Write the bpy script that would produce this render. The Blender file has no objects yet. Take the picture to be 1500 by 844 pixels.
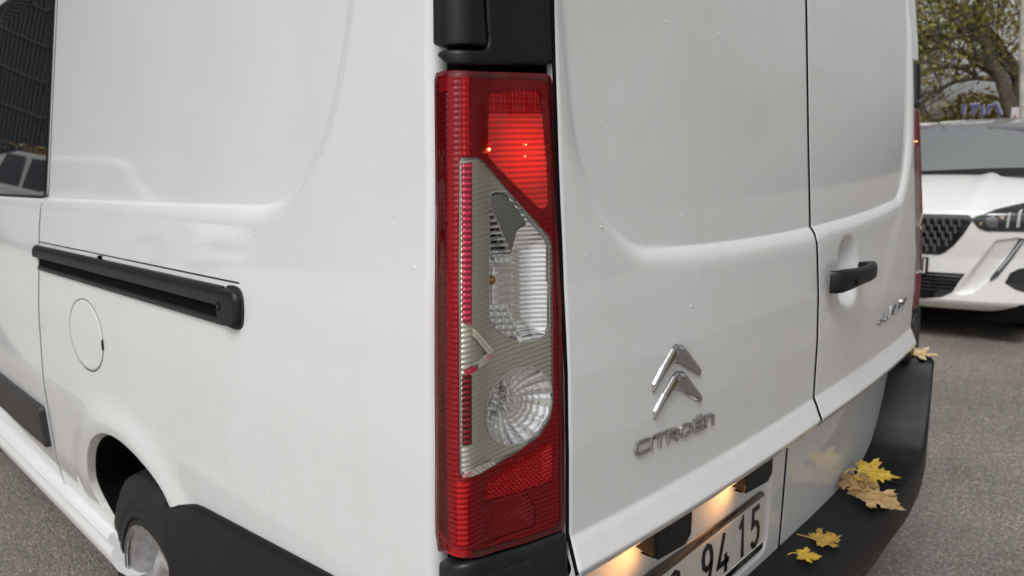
import bpy, math, random
import numpy as np
from mathutils import Vector
random.seed(7); np.random.seed(7)
scn = bpy.context.scene
# ------------------------------------------------------------------ camera
FPX, PIT, ROL, HEAD = 1063.813, 0.17641452, -0.03241067, 0.7690276
CAX, CAY, CAZ = -.525235, -.570603, 1.40703
cd = bpy.data.cameras.new('camera'); cam = bpy.data.objects.new('camera', cd)
scn.collection.objects.link(cam); scn.camera = cam
cd.sensor_width = 36; cd.lens = FPX/1500*36; cd.clip_start = .05; cd.clip_end = 2000
H0 = Vector((math.cos(HEAD), math.sin(HEAD), 0)); R0 = Vector((math.sin(HEAD), -math.cos(HEAD), 0)); Z0 = Vector((0, 0, 1))
fwd = H0*math.cos(PIT)-Z0*math.sin(PIT); up = H0*math.sin(PIT)+Z0*math.cos(PIT)
c_, s_ = math.cos(ROL), math.sin(ROL)
rt = R0*c_+up*s_; up2 = up*c_-R0*s_
from mathutils import Matrix
cam.matrix_world = Matrix(((rt.x, up2.x, -fwd.x, CAX), (rt.y, up2.y, -fwd.y, CAY), (rt.z, up2.z, -fwd.z, CAZ), (0, 0, 0, 1)))
cd.dof.use_dof = True; cd.dof.focus_distance = .98; cd.dof.aperture_fstop = 6.7
# ------------------------------------------------------------------ light
SUN_EL, SUN_AZ = math.radians(58), math.radians(200)      # azimuth as an angle from +X
w = bpy.data.worlds.new('World'); scn.world = w; w.use_nodes = True
nt = w.node_tree; nt.nodes.clear()
out = nt.nodes.new('ShaderNodeOutputWorld'); bg = nt.nodes.new('ShaderNodeBackground')
sky = nt.nodes.new('ShaderNodeTexSky'); sky.sky_type = 'NISHITA'; sky.sun_disc = False
sky.sun_elevation = SUN_EL; sky.sun_rotation = math.pi/2-SUN_AZ
sky.air_density = 1.0; sky.dust_density = 4.0; sky.ozone_density = 1.0
hs = nt.nodes.new('ShaderNodeHueSaturation'); hs.inputs['Saturation'].default_value = .22
# broken overcast: large soft clouds, brighter and darker
tc = nt.nodes.new('ShaderNodeTexCoord'); mp = nt.nodes.new('ShaderNodeMapping'); mp.inputs['Scale'].default_value = (1, 1, 2.2)
nz = nt.nodes.new('ShaderNodeTexNoise'); nz.inputs['Scale'].default_value = 2.2; nz.inputs['Detail'].default_value = 5
mr = nt.nodes.new('ShaderNodeMapRange'); mr.inputs[1].default_value = .3; mr.inputs[2].default_value = .7
mr.inputs[3].default_value = .75; mr.inputs[4].default_value = 1.3
mx = nt.nodes.new('ShaderNodeVectorMath'); mx.operation = 'SCALE'
L = nt.links
L.new(tc.outputs['Generated'], mp.inputs[0]); L.new(mp.outputs[0], nz.inputs[0]); L.new(nz.outputs[0], mr.inputs[0])
L.new(sky.outputs[0], hs.inputs['Color']); L.new(hs.outputs[0], mx.inputs[0]); L.new(mr.outputs[0], mx.inputs['Scale'])
L.new(mx.outputs[0], bg.inputs[0]); bg.inputs[1].default_value = .12; L.new(bg.outputs[0], out.inputs[0])
sl = bpy.data.lights.new('sun', 'SUN'); sun = bpy.data.objects.new('sun', sl); scn.collection.objects.link(sun)
sl.energy = 1.6; sl.angle = math.radians(25); sl.color = (1, .985, .965)
sd = Vector((math.cos(SUN_EL)*math.cos(SUN_AZ), math.cos(SUN_EL)*math.sin(SUN_AZ), math.sin(SUN_EL)))
sun.rotation_euler = sd.to_track_quat('Z', 'Y').to_euler()
scn.view_settings.view_transform = 'Standard'; scn.view_settings.look = 'None'
scn.view_settings.exposure = -.04; scn.view_settings.gamma = 1
scn.cycles.max_bounces = 8; scn.cycles.transparent_max_bounces = 12; scn.cycles.caustics_reflective = False
# ------------------------------------------------------------------ helpers
col = scn.collection
def ray(u, v):                       # direction through a photo pixel (1500 x 844)
    r, q = u-750, 422-v
    r, q = r*c_-q*s_, r*s_+q*c_
    H = FPX*math.cos(PIT)+q*math.sin(PIT); Z = q*math.cos(PIT)-FPX*math.sin(PIT)
    return (H*H0.x+r*R0.x, H*H0.y+r*R0.y, Z)
def hitx(u, v, x): d = ray(u, v); t = (x-CAX)/d[0]; return np.array((x, CAY+t*d[1], CAZ+t*d[2]))
def hity(u, v, y): d = ray(u, v); t = (y-CAY)/d[1]; return np.array((CAX+t*d[0], y, CAZ+t*d[2]))
def hitz(u, v, z): d = ray(u, v); t = (z-CAZ)/d[2]; return np.array((CAX+t*d[0], CAY+t*d[1], z))
def ss(a, b, x): t = np.clip((x-a)/(b-a), 0, 1); return t*t*(3-2*t)
def prop(o, label=None, cat=None, group=None, kind=None):
    if label: o['label'] = label
    if cat: o['category'] = cat
    if group: o['group'] = group
    if kind: o['kind'] = kind
    return o
def thing(name, label, cat, loc=(0, 0, 0), rz=0, group=None):
    o = bpy.data.objects.new(name, None); col.objects.link(o); o.location = loc; o.rotation_euler = (0, 0, rz)
    o.empty_display_size = .2
    return prop(o, label, cat, group)
def sub(name, parent):
    o = bpy.data.objects.new(name, None); col.objects.link(o); o.parent = parent; return o
def mesh(name, V, F, mat, parent=None, smooth=True, ang=40, kind=None):
    m = bpy.data.meshes.new(name)
    m.from_pydata([tuple(map(float, p)) for p in V], [], [tuple(int(i) for i in f) for f in F]); m.update()
    if mat:
        for q in (mat if isinstance(mat, (list, tuple)) else [mat]): m.materials.append(q)
    if smooth:
        m.shade_smooth()
        if ang: m.set_sharp_from_angle(angle=math.radians(ang))
    o = bpy.data.objects.new(name, m); col.objects.link(o)
    if parent: o.parent = parent
    if kind: o['kind'] = kind
    return o
class MB:
    def __init__(s): s.V = []; s.F = []
    def add(s, V, F): n = len(s.V); s.V += [tuple(p) for p in V]; s.F += [tuple(i+n for i in f) for f in F]; return s
    def box(s, a, b, rz=0, c=None):
        x0, y0, z0 = a; x1, y1, z1 = b
        V = [(x, y, z) for z in (z0, z1) for y in (y0, y1) for x in (x0, x1)]
        return s.add(V, [(0, 2, 3, 1), (4, 5, 7, 6), (0, 1, 5, 4), (2, 6, 7, 3), (0, 4, 6, 2), (1, 3, 7, 5)])
    def bbox(s, a, b, r):            # box with chamfered edges
        c = [(a[i]+b[i])/2 for i in range(3)]; h = [(b[i]-a[i])/2 for i in range(3)]
        import itertools
        V = []; idx = {}
        for sx, sy, sz in itertools.product((-1, 1), repeat=3):
            for ax in range(3):
                p = [c[0]+sx*h[0], c[1]+sy*h[1], c[2]+sz*h[2]]; sg = (sx, sy, sz)
                for k in range(3):
                    if k != ax: p[k] -= sg[k]*r
                idx[(sx, sy, sz, ax)] = len(V); V.append(p)
        F = []
        for ax in range(3):
            o1, o2 = [k for k in range(3) if k != ax]
            for sg in (-1, 1):
                q = []
                for a1, a2 in ((-1, -1), (1, -1), (1, 1), (-1, 1)):
                    t = [0, 0, 0]; t[ax] = sg; t[o1] = a1; t[o2] = a2; q.append(idx[(*t, ax)])
                F.append(q)
        for ax in range(3):
            o1, o2 = [k for k in range(3) if k != ax]
            for a1 in (-1, 1):
                for a2 in (-1, 1):
                    t0 = [0, 0, 0]; t0[ax] = -1; t0[o1] = a1; t0[o2] = a2; t1 = list(t0); t1[ax] = 1
                    F.append([idx[(*t0, o1)], idx[(*t1, o1)], idx[(*t1, o2)], idx[(*t0, o2)]])
        for sx, sy, sz in itertools.product((-1, 1), repeat=3): F.append([idx[(sx, sy, sz, k)] for k in range(3)])
        return s.add(V, F)
    def tube(s, pts, rad, n=8, cap=True):
        P = [Vector(p) for p in pts]; R = rad if hasattr(rad, '__len__') else [rad]*len(P)
        V = []; F = []; ref = None
        for i, p in enumerate(P):
            t = (P[min(i+1, len(P)-1)]-P[max(i-1, 0)]).normalized()
            if ref is None: ref = t.orthogonal().normalized()
            a = (ref-t*ref.dot(t)).normalized(); b = t.cross(a); ref = a
            for k in range(n):
                g = 2*math.pi*k/n; V.append(p+(a*math.cos(g)+b*math.sin(g))*R[i])
        for i in range(len(P)-1):
            for k in range(n): F.append((i*n+k, i*n+(k+1) % n, (i+1)*n+(k+1) % n, (i+1)*n+k))
        if cap: F.append(tuple(range(n))[::-1]); F.append(tuple((len(P)-1)*n+k for k in range(n)))
        return s.add(V, F)
    def lathe(s, prof, n=48, axis='x', c=(0, 0, 0)):   # prof = [(along axis, radius)]
        V = []; F = []
        for a, r in prof:
            for k in range(n):
                g = 2*math.pi*k/n; p = (a, r*math.cos(g), r*math.sin(g)) if axis == 'x' else ((r*math.cos(g), a, r*math.sin(g)) if axis == 'y' else (r*math.cos(g), r*math.sin(g), a))
                V.append((p[0]+c[0], p[1]+c[1], p[2]+c[2]))
        for i in range(len(prof)-1):
            for k in range(n): F.append((i*n+k, i*n+(k+1) % n, (i+1)*n+(k+1) % n, (i+1)*n+k))
        return s.add(V, F)
    def build(s, name, mat, parent=None, smooth=True, ang=40, kind=None): return mesh(name, s.V, s.F, mat, parent, smooth, ang, kind)
def chaikin(P, n=2, keep=False):
    P = np.array(P, float)
    for _ in range(n):
        Q = np.roll(P, -1, 0); P = np.stack([P*.75+Q*.25, P*.25+Q*.75], 1).reshape(-1, P.shape[1])
    return P
def rounded(P, r, n=4):              # polygon with its corners rounded by r
    P = [np.array(p, float) for p in P]; o = []
    for i in range(len(P)):
        a, b, c = P[i-1], P[i], P[(i+1) % len(P)]
        u = a-b; v = c-b; lu, lv = np.linalg.norm(u), np.linalg.norm(v); rr = min(r, lu*.45, lv*.45)
        p0 = b+u/lu*rr; p1 = b+v/lv*rr
        for k in range(n+1): t = k/n; o.append((1-t)**2*p0+2*t*(1-t)*b+t*t*p1)
    return np.array(o)
def sdf(X, Y, P):                    # signed distance (negative inside) and nearest point
    P = np.asarray(P, float); sh = X.shape; x = X.ravel(); y = Y.ravel()
    best = np.full(x.shape, 1e9); nx = x.copy(); ny = y.copy(); ins = np.zeros(x.shape, bool)
    for i in range(len(P)):
        a = P[i]; b = P[(i+1) % len(P)]; e = b-a; l = e@e
        if l < 1e-14: continue
        t = np.clip(((x-a[0])*e[0]+(y-a[1])*e[1])/l, 0, 1); px = a[0]+t*e[0]; py = a[1]+t*e[1]
        d = (x-px)**2+(y-py)**2; m = d < best; best[m] = d[m]; nx[m] = px[m]; ny[m] = py[m]
        cr = ((a[1] > y) != (b[1] > y))
        with np.errstate(divide='ignore', invalid='ignore'): xi = (b[0]-a[0])*(y-a[1])/(b[1]-a[1])+a[0]
        ins ^= cr & (x < xi)
    d = np.sqrt(best); d[ins] *= -1
    return d.reshape(sh), nx.reshape(sh), ny.reshape(sh)
VEC = {}
def patch_mesh(poly, res, mp, hfn, base=0.0, skirt=True, holes=()):
    """fill a 2-D polygon with a grid; mp(a,b,h) -> xyz, hfn(a,b,sd) -> height of the face, skirt goes down to base"""
    P = np.asarray(poly, float); ra, rb = res if hasattr(res, '__len__') else (res, res)
    a0, b0 = P.min(0)-ra; a1, b1 = P.max(0)+ra
    ga = np.arange(a0, a1+ra, ra); gb = np.arange(b0, b1+rb, rb)
    X, Y = np.meshgrid(ga, gb, indexing='ij'); D, NX, NY = sdf(X, Y, P)
    for hp in holes:
        d2, x2, y2 = sdf(X, Y, np.asarray(hp)); m = -d2 > D; D = np.where(m, -d2, D); NX = np.where(m, x2, NX); NY = np.where(m, y2, NY)
    ins = D < 0
    nb = np.zeros_like(ins); pad = np.pad(ins, 1)
    for i in range(3):
        for j in range(3): nb |= pad[i:i+ins.shape[0], j:j+ins.shape[1]]
    snap = nb & ~ins; X = np.where(snap, NX, X); Y = np.where(snap, NY, Y); D = np.where(snap, 0, D); use = ins | snap
    q = use[:-1, :-1] & use[1:, :-1] & use[1:, 1:] & use[:-1, 1:]
    idx = -np.ones(use.shape, int); F0 = np.argwhere(q)
    vs = set()
    cells = [((i, j), (i+1, j), (i+1, j+1), (i, j+1)) for i, j in F0]
    for c in cells: vs.update(c)
    vs = sorted(vs); ii = np.array([v[0] for v in vs]); jj = np.array([v[1] for v in vs])
    idx[ii, jj] = np.arange(len(vs))
    A_ = X[ii, jj]; B_ = Y[ii, jj]; hh = hfn(A_, B_, D[ii, jj])*np.ones(len(A_))
    vm = VEC.get(getattr(mp, '__name__', ''))
    V = [tuple(p) for p in vm(A_, B_, hh)] if vm else [mp(a, b, h) for a, b, h in zip(A_, B_, hh)]
    F = [tuple(idx[c] for c in cc) for cc in cells]
    if skirt:
        from collections import Counter
        ec = Counter()
        for f in F:
            for k in range(4): e = (f[k], f[(k+1) % 4]); ec[tuple(sorted(e))] += 1
        n = len(V); low = {}
        for f in list(F):
            for k in range(4):
                e = (f[k], f[(k+1) % 4])
                if ec[tuple(sorted(e))] == 1:
                    for v in e:
                        if v not in low: low[v] = len(V); V.append(mp(A_[v], B_[v], base))
                    F.append((e[1], e[0], low[e[0]], low[e[1]]))
    return V, F
def patch(name, poly, res, mp, h, mat, parent, bev=0.0, base=0.0, hfn=None, ang=40, skirt=True, kind=None, holes=()):
    def hf(a, b, sd):
        e = h
        if hfn is not None: e = e+hfn(a, b)
        if bev > 0:
            t = np.clip(1+sd/bev, 0, 1); e = e-bev*.8*(1-np.sqrt(np.clip(1-t*t, 0, 1)))
        return e
    V, F = patch_mesh(poly, res, mp, hf, base, skirt, holes)
    return mesh(name, V, F, mat, parent, True, ang, kind)
def grid_faces(nu, nv, flip=False):
    i, j = np.meshgrid(np.arange(nu-1), np.arange(nv-1), indexing='ij'); a = (i*nv+j).ravel()
    F = np.stack([a, a+nv, a+nv+1, a+1], 1)
    return F[:, ::-1] if flip else F
# ------------------------------------------------------------------ materials
MATS = {}
def mat(name, color, rough=.5, metal=0, coat=0, spec=.5, coat_rough=.03, var=0, vscale=20, bump=0, bscale=200, emit=None, es=0):
    m = bpy.data.materials.new(name); m.use_nodes = True; n = m.node_tree.nodes; l = m.node_tree.links; b = n['Principled BSDF']
    b.inputs['Base Color'].default_value = (*color, 1); b.inputs['Roughness'].default_value = rough; b.inputs['Metallic'].default_value = metal
    b.inputs['Coat Weight'].default_value = coat; b.inputs['Coat Roughness'].default_value = coat_rough; b.inputs['Specular IOR Level'].default_value = spec
    if emit: b.inputs['Emission Color'].default_value = (*emit, 1); b.inputs['Emission Strength'].default_value = es
    if var or bump: tcx = n.new('ShaderNodeTexCoord')
    if var:
        t = n.new('ShaderNodeTexNoise'); t.inputs['Scale'].default_value = vscale; t.inputs['Detail'].default_value = 6; l.new(tcx.outputs['Object'], t.inputs[0])
        r = n.new('ShaderNodeMapRange'); r.inputs[1].default_value = .3; r.inputs[2].default_value = .7; r.inputs[3].default_value = 1-var; r.inputs[4].default_value = 1+var
        v = n.new('ShaderNodeVectorMath'); v.operation = 'SCALE'; v.inputs[0].default_value = color; l.new(t.outputs[0], r.inputs[0]); l.new(r.outputs[0], v.inputs['Scale']); l.new(v.outputs[0], b.inputs['Base Color'])
    if bump:
        t = n.new('ShaderNodeTexNoise'); t.inputs['Scale'].default_value = bscale; t.inputs['Detail'].default_value = 4; l.new(tcx.outputs['Object'], t.inputs[0])
        bp = n.new('ShaderNodeBump'); bp.inputs['Strength'].default_value = 1; bp.inputs['Distance'].default_value = bump; l.new(t.outputs[0], bp.inputs['Height']); l.new(bp.outputs[0], b.inputs['Normal'])
    MATS[name] = m; return m
def paint_mat(name='white_paint', c=(.75, .76, .765)):
    m = mat(name, c, .40, 0, 1.0, .35, .015); n = m.node_tree.nodes; l = m.node_tree.links; b = n['Principled BSDF']
    tcx = n.new('ShaderNodeTexCoord')
    t = n.new('ShaderNodeTexNoise'); t.inputs['Scale'].default_value = 3; t.inputs['Detail'].default_value = 8; t.inputs['Roughness'].default_value = .7
    l.new(tcx.outputs['Object'], t.inputs[0])
    r = n.new('ShaderNodeValToRGB'); r.color_ramp.elements[0].position = .35; r.color_ramp.elements[0].color = (c[0]*.965, c[1]*.96, c[2]*.95, 1)
    r.color_ramp.elements[1].position = .62; r.color_ramp.elements[1].color = (*c, 1); l.new(t.outputs[0], r.inputs[0])
    mpg = n.new('ShaderNodeMapping'); mpg.inputs['Scale'].default_value = (38, 38, 1.6); l.new(tcx.outputs['Object'], mpg.inputs[0])
    ts = n.new('ShaderNodeTexNoise'); ts.inputs['Scale'].default_value = 1; ts.inputs['Detail'].default_value = 3; l.new(mpg.outputs[0], ts.inputs[0])
    sm = n.new('ShaderNodeMapRange'); sm.inputs[1].default_value = .5; sm.inputs[2].default_value = .8; sm.inputs[3].default_value = 0; sm.inputs[4].default_value = .12; l.new(ts.outputs[0], sm.inputs[0])
    sz = n.new('ShaderNodeSeparateXYZ'); l.new(tcx.outputs['Object'], sz.inputs[0])
    hm = n.new('ShaderNodeMapRange'); hm.inputs[1].default_value = .25; hm.inputs[2].default_value = 1.2; hm.inputs[3].default_value = 1.0; hm.inputs[4].default_value = .25; l.new(sz.outputs[2], hm.inputs[0])
    sx_ = n.new('ShaderNodeMath'); sx_.operation = 'MULTIPLY'; l.new(sm.outputs[0], sx_.inputs[0]); l.new(hm.outputs[0], sx_.inputs[1])
    mst = n.new('ShaderNodeMix'); mst.data_type = 'RGBA'; l.new(sx_.outputs[0], mst.inputs[0]); l.new(r.outputs[0], mst.inputs[6]); mst.inputs[7].default_value = (.42, .39, .33, 1)
    # specks of dirt
    vz = n.new('ShaderNodeTexVoronoi'); vz.inputs['Scale'].default_value = 26; l.new(tcx.outputs['Object'], vz.inputs[0])
    lt = n.new('ShaderNodeMath'); lt.operation = 'LESS_THAN'; lt.inputs[1].default_value = .035; l.new(vz.outputs['Distance'], lt.inputs[0])
    cz = n.new('ShaderNodeSeparateColor'); l.new(vz.outputs['Color'], cz.inputs[0])
    g = n.new('ShaderNodeMath'); g.operation = 'GREATER_THAN'; g.inputs[1].default_value = .9; l.new(cz.outputs[0], g.inputs[0])
    ml = n.new('ShaderNodeMath'); ml.operation = 'MULTIPLY'; l.new(lt.outputs[0], ml.inputs[0]); l.new(g.outputs[0], ml.inputs[1])
    ml2 = n.new('ShaderNodeMath'); ml2.operation = 'MULTIPLY'; ml2.inputs[1].default_value = .55; l.new(ml.outputs[0], ml2.inputs[0])
    mxx = n.new('ShaderNodeMix'); mxx.data_type = 'RGBA'; l.new(ml2.outputs[0], mxx.inputs[0]); l.new(mst.outputs[2], mxx.inputs[6]); mxx.inputs[7].default_value = (.12, .1, .08, 1)
    l.new(mxx.outputs[2], b.inputs['Base Color'])
    t2 = n.new('ShaderNodeTexNoise'); t2.inputs['Scale'].default_value = 420; t2.inputs['Detail'].default_value = 1; l.new(tcx.outputs['Object'], t2.inputs[0])
    bp = n.new('ShaderNodeBump'); bp.inputs['Distance'].default_value = .00002; bp.inputs['Strength'].default_value = 1; l.new(t2.outputs[0], bp.inputs['Height']); l.new(bp.outputs[0], b.inputs['Coat Normal'])
    return m
PAINT = paint_mat()
PAINT_CAR = paint_mat('pearl_white_paint', (.80, .80, .79))
BLACKPL = mat('black_plastic', (.008, .008, .009), .45, 0, 0, .35, var=.15, vscale=30, bump=.00006, bscale=900)
GREYPL = mat('weathered_dark_plastic', (.011, .011, .012), .42, 0, 0, .4, var=.25, vscale=14, bump=.00008, bscale=700)
BROWNPL = mat('moulding_plastic', (.03, .028, .027), .5, 0, 0, .4, var=.2, vscale=12, bump=.00006, bscale=700)
DARK = mat('black_void', (.004, .004, .004), .9, spec=.1)
GASKET = mat('rubber_gasket', (.012, .014, .013), .6)
CHROME = mat('chrome', (.52, .51, .5), .1, 1)
CHROME2 = mat('smoked_chrome', (.30, .295, .29), .13, 1)
RUBBER = mat('tyre_rubber', (.009, .009, .009), .78, var=.3, vscale=25, bump=.0002, bscale=300)
STEEL = mat('wheel_steel', (.62, .62, .63), .35, .5, var=.25, vscale=40)
RUST = mat('rusty_rim_edge', (.20, .175, .155), .6, .4, var=.4, vscale=90)
GLASS = mat('tinted_glass', (.006, .007, .008), .015, 0, 1, .8, .01)
DIRTY = mat('road_dirt', (.22, .19, .15), .85, var=.5, vscale=80)
FLANGE = mat('stained_white_paint', (.60, .595, .56), .5, 0, .5, var=.16, vscale=25)
# ------------------------------------------------------------------ van shape
VW = 1.85
def smooth1(xs, ys, win, lo, hi):
    g = np.linspace(lo, hi, 1600); y = np.interp(g, xs, ys); k = max(1, int(win/(hi-lo)*1600)) | 1
    kk = np.hanning(k+2)[1:-1]; kk /= kk.sum(); yp = np.pad(y, k//2, mode='edge'); return g, np.convolve(yp, kk, 'valid')
_sg, _sv = smooth1([.2, .36, .44, .58, .8, 1.03, 1.2, 1.32, 1.5, 1.9, 1.96], [.06, .045, .028, .003, 0, .012, .03, .052, .081, .145, .155], .09, .2, 2.1)
def sprof(z): return np.interp(z, _sg, _sv)
def sfac(y): return .62+.38*np.clip(np.asarray(y)/1.885, 0, 1)
# window recess of the side: traced corner, straight bottom, open at the front and the top
def sidepts(L_, x): return [hitx(u, v, x)[1:] for u, v in L_]
SREC = chaikin([(6, 1.338), (2.0, 1.338), (.95, 1.341), (.56, 1.343)]+[tuple(p) for p in sidepts([(400, 299), (420, 288), (440, 262), (460, 222), (474, 170), (483, 90), (488, 0)], .05)]+[(.262, 1.9), (.262, 2.4), (.262, 3.2), (6, 3.2), (9, 3.2), (9, 1.338)], 2)
def srec(y, z):
    d, _, _ = sdf(np.asarray(y, float), np.asarray(z, float), SREC)
    return -d
def side_x(y, z, rec=True):
    y = np.asarray(y, float); z = np.asarray(z, float)
    x = sprof(z)*sfac(y)
    if rec:
        d = srec(y, z)
        t_ = np.clip(-(d-.001)/.034, 0, 1); x = x+(.0150-.006*ss(.50, .28, y))*(1-t_)**2.4
    x = x+np.maximum(y-1.9, 0)**2/90.
    # wheel-arch flare: a soft pressed ring
    r = np.hypot((y-1.25)*.93, z-.33)
    x = x-.010*np.exp(-((r-.47)/.05)**2)*ss(.30, .5, z)*ss(1.75, 1.5, y)
    return x
_rg, _rv = smooth1([.4, .53, .65, .80, .818, .828, .836, .846, .860, .893, .904, .937, 1.024, 1.122, 1.204, 1.245, 1.3, 1.431, 1.686, 2.0],
                   [.046, .043, .037, .031, .030, .016, -.014, -.032, -.0375, -.0245, -.0195, -.020, -.022, -.020, -.0145, -.011, -.008, .0, .014, .045], .006, .4, 2.0)
def rprof(z): return np.interp(z, _rg, _rv)
def rcurve(x): return .027*(np.abs(np.asarray(x)-VW/2)/.75)**2.5
def rearpts(L_, y): return [(hity(u, v, y)[0], hity(u, v, y)[2]) for u, v in L_]
_rl = rearpts([(842, 0), (845, 90), (848, 160), (855, 228), (868, 275), (882, 305), (900, 338), (918, 357), (940, 366)], .022)
RREC = np.array([(p[0], p[1]) for p in _rl[::-1]]+[(_rl[0][0]-.002, 1.75), (.2, 1.84), (VW-.2, 1.84), (VW-_rl[0][0]+.002, 1.75)]+[(VW-p[0], p[1]) for p in _rl]+[(1.2, 1.257), (.925, 1.252), (.6, 1.257)])
RREC = chaikin(RREC, 2)
PREC = rounded([(.2, .575), (.853, .575), (.853, .812), (.2, .812)], .03)
HPOC = np.array([(1.10+.066*np.sign(math.cos(t))*abs(math.cos(t))**.9, 1.142+.080*np.sign(math.sin(t))*abs(math.sin(t))**.9) for t in np.linspace(0, 2*math.pi, 49)[:-1]])
def rear_y(x, z, rec=True, pocket=True):
    x = np.asarray(x, float); z = np.asarray(z, float)
    y = rprof(z)+rcurve(x)
    if rec:
        d = -sdf(x, z, RREC)[0]; t_ = np.clip(-(d-.001)/.042, 0, 1); y = y+.0125*(1-t_)**3
        d = -sdf(x, z, PREC)[0]; y = y+.012*ss(-.006, .008, d)*ss(.83, .815, z)
    if pocket:
        d = -sdf(x, z, HPOC)[0]; y = y+.030*ss(-.006, .05, d)
        # pressed field round the handle
        d = -sdf(x, z, np.array([(.97, 1.06), (1.35, 1.06), (1.50, 1.24), (1.0, 1.24)]))[0]; y = y+.003*ss(-.03, .05, d)
    return y
def rear_hit(u, v, off=0.0):
    y = .0
    for _ in range(12): p = hity(u, v, y); y = float(rear_y(p[0], p[2]))+off
    return p[0], p[2]
def side_hit(u, v, off=0.0):
    x = .0
    for _ in range(14): p = hitx(u, v, x); x = float(side_x(p[1], p[2]))+off
    return p[1], p[2]
def map_rear(a, b, h): return (a, float(rear_y(a, b))-h, b)          # a = x, b = z, h = out of the door
def map_side(a, b, h): return (float(side_x(a, b))-h, a, b)          # a = y
VEC['map_rear'] = lambda a, b, h: np.stack([a, rear_y(a, b)-h, b], 1)
VEC['map_side'] = lambda a, b, h: np.stack([side_x(a, b)-h, a, b], 1)
def mirror(P): return [(VW-p[0], p[1], p[2]) for p in P]
van = thing('van', 'white panel van with lit tail lamp, seen close from its rear corner', 'van')
def heightpanel(name, U, Wf, fn, mat_, parent, axis, roll=.010, edge=(1, 1, 1, 1), flip=False):
    """U: 1-D params, Wf(u)->(lo,hi) with N rows; panel edges roll inwards"""
    pass
def roll_sheet(name, X, Y, fn, inward, mat_, parent, edges='lrbt', r=.0035, deep=.014, flip=False, rl=None):
    """X,Y 2-D arrays of panel coordinates (i along first, j along second); fn -> depth coordinate; edges turned in"""
    def ext(A_, ax, end):
        s = [slice(None)]*2; s2 = [slice(None)]*2
        s[ax] = 0 if end == 0 else -1; s2[ax] = 1 if end == 0 else -2
        return A_[tuple(s)], A_[tuple(s2)]
    D = np.zeros_like(X); r0 = r
    steps = [(.0, 0), (.35, .12), (.72, .42), (1.0, 1.0), (1.0, deep/r)]
    for ch, ax, end in (('l', 0, 0), ('r', 0, 1), ('b', 1, 0), ('t', 1, 1)):
        if ch not in edges: continue
        r = (rl if rl and ch == 'l' else r0)
        steps = [(.0, 0), (.18, .03), (.40, .13), (.62, .30), (.80, .52), (.94, .80), (1.0, 1.2), (1.0, deep/r)] if r > .006 else [(.0, 0), (.35, .12), (.72, .42), (1.0, 1.0), (1.0, deep/r)]
        ex, ex2 = ext(X, ax, end); ey, ey2 = ext(Y, ax, end); ed, _ = ext(D, ax, end)
        dx, dy = ex-ex2, ey-ey2; l = np.hypot(dx, dy)+1e-12; dx, dy = dx/l, dy/l
        rows = []
        for o, dp in steps[1:]: rows.append((ex+dx*r*(o-1), ey+dy*r*(o-1), np.maximum(ed, dp*r)))
        N_ = X.shape[ax]; f_ = np.linspace(1, 0, N_) if end == 0 else np.linspace(0, 1, N_)
        f_ = f_[:, None] if ax == 0 else f_[None, :]
        X = X-np.expand_dims(dx*r, ax)*f_; Y = Y-np.expand_dims(dy*r, ax)*f_
        rx = np.stack([q[0] for q in rows], ax); ry = np.stack([q[1] for q in rows], ax); rd = np.stack([q[2] for q in rows], ax)
        if end == 0: rx, ry, rd = np.flip(rx, ax), np.flip(ry, ax), np.flip(rd, ax); X = np.concatenate([rx, X], ax); Y = np.concatenate([ry, Y], ax); D = np.concatenate([rd, D], ax)
        else: X = np.concatenate([X, rx], ax); Y = np.concatenate([Y, ry], ax); D = np.concatenate([D, rd], ax)
    Z = fn(X, Y)+inward*D
    return X, Y, Z
def lin(lo, hi, n): return lo[:, None]+(hi-lo)[:, None]*np.linspace(0, 1, n)[None, :]
def zrows(lo, hi, fine, coarse=.005):
    z = [lo]; 
    while z[-1] < hi-1e-6:
        st = coarse
        for a, b, s in fine:
            if a-.003 <= z[-1] < b: st = s
        z.append(min(z[-1]+st, hi))
    return np.array(z)
FINE = [(.81, .92, .0022), (1.225, 1.268, .002)]
# door outlines
_le = [(809, 60), (812, 150), (816, 272), (821, 380), (826, 500), (829, 640), (830, 780)]
_lx = np.array([rear_hit(*q) for q in _le]); _lx = _lx[np.argsort(_lx[:, 1])]
def door_left(z): return np.interp(z, np.r_[.4, _lx[:, 1], 2.0], np.r_[_lx[0, 0], _lx[:, 0], _lx[-1, 0]+.03])+.0040
def door_right(z): return VW-door_left(z)
def seam_x(z): return np.full_like(np.asarray(z, float), .925)
ZB = .538
def make_door(name, lo, hi, label):
    z = zrows(ZB, 1.95, FINE); n = 270
    a, b = lo(z), hi(z); X = lin(a, b, n).T.copy(); Z = np.repeat(z[None, :], n, 0)
    X, Z, Y = roll_sheet(name, X, Z, rear_y, 1, None, None, 'lrbt', r=.003, rl=.006 if lo is door_left else None)
    V = np.stack([X, Y, Z], -1).reshape(-1, 3)
    o = mesh(name, V, grid_faces(*X.shape), PAINT, van, True, None); 
    if label: o['label'] = label
    return o
door_l = make_door('rear_door', door_left, lambda z: seam_x(z)-.0042, 'rear door with the chevron badge and number plate')
door_r = make_door('rear_door', lambda z: seam_x(z)+.0042, door_right, 'rear door with the black pull handle')
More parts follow.
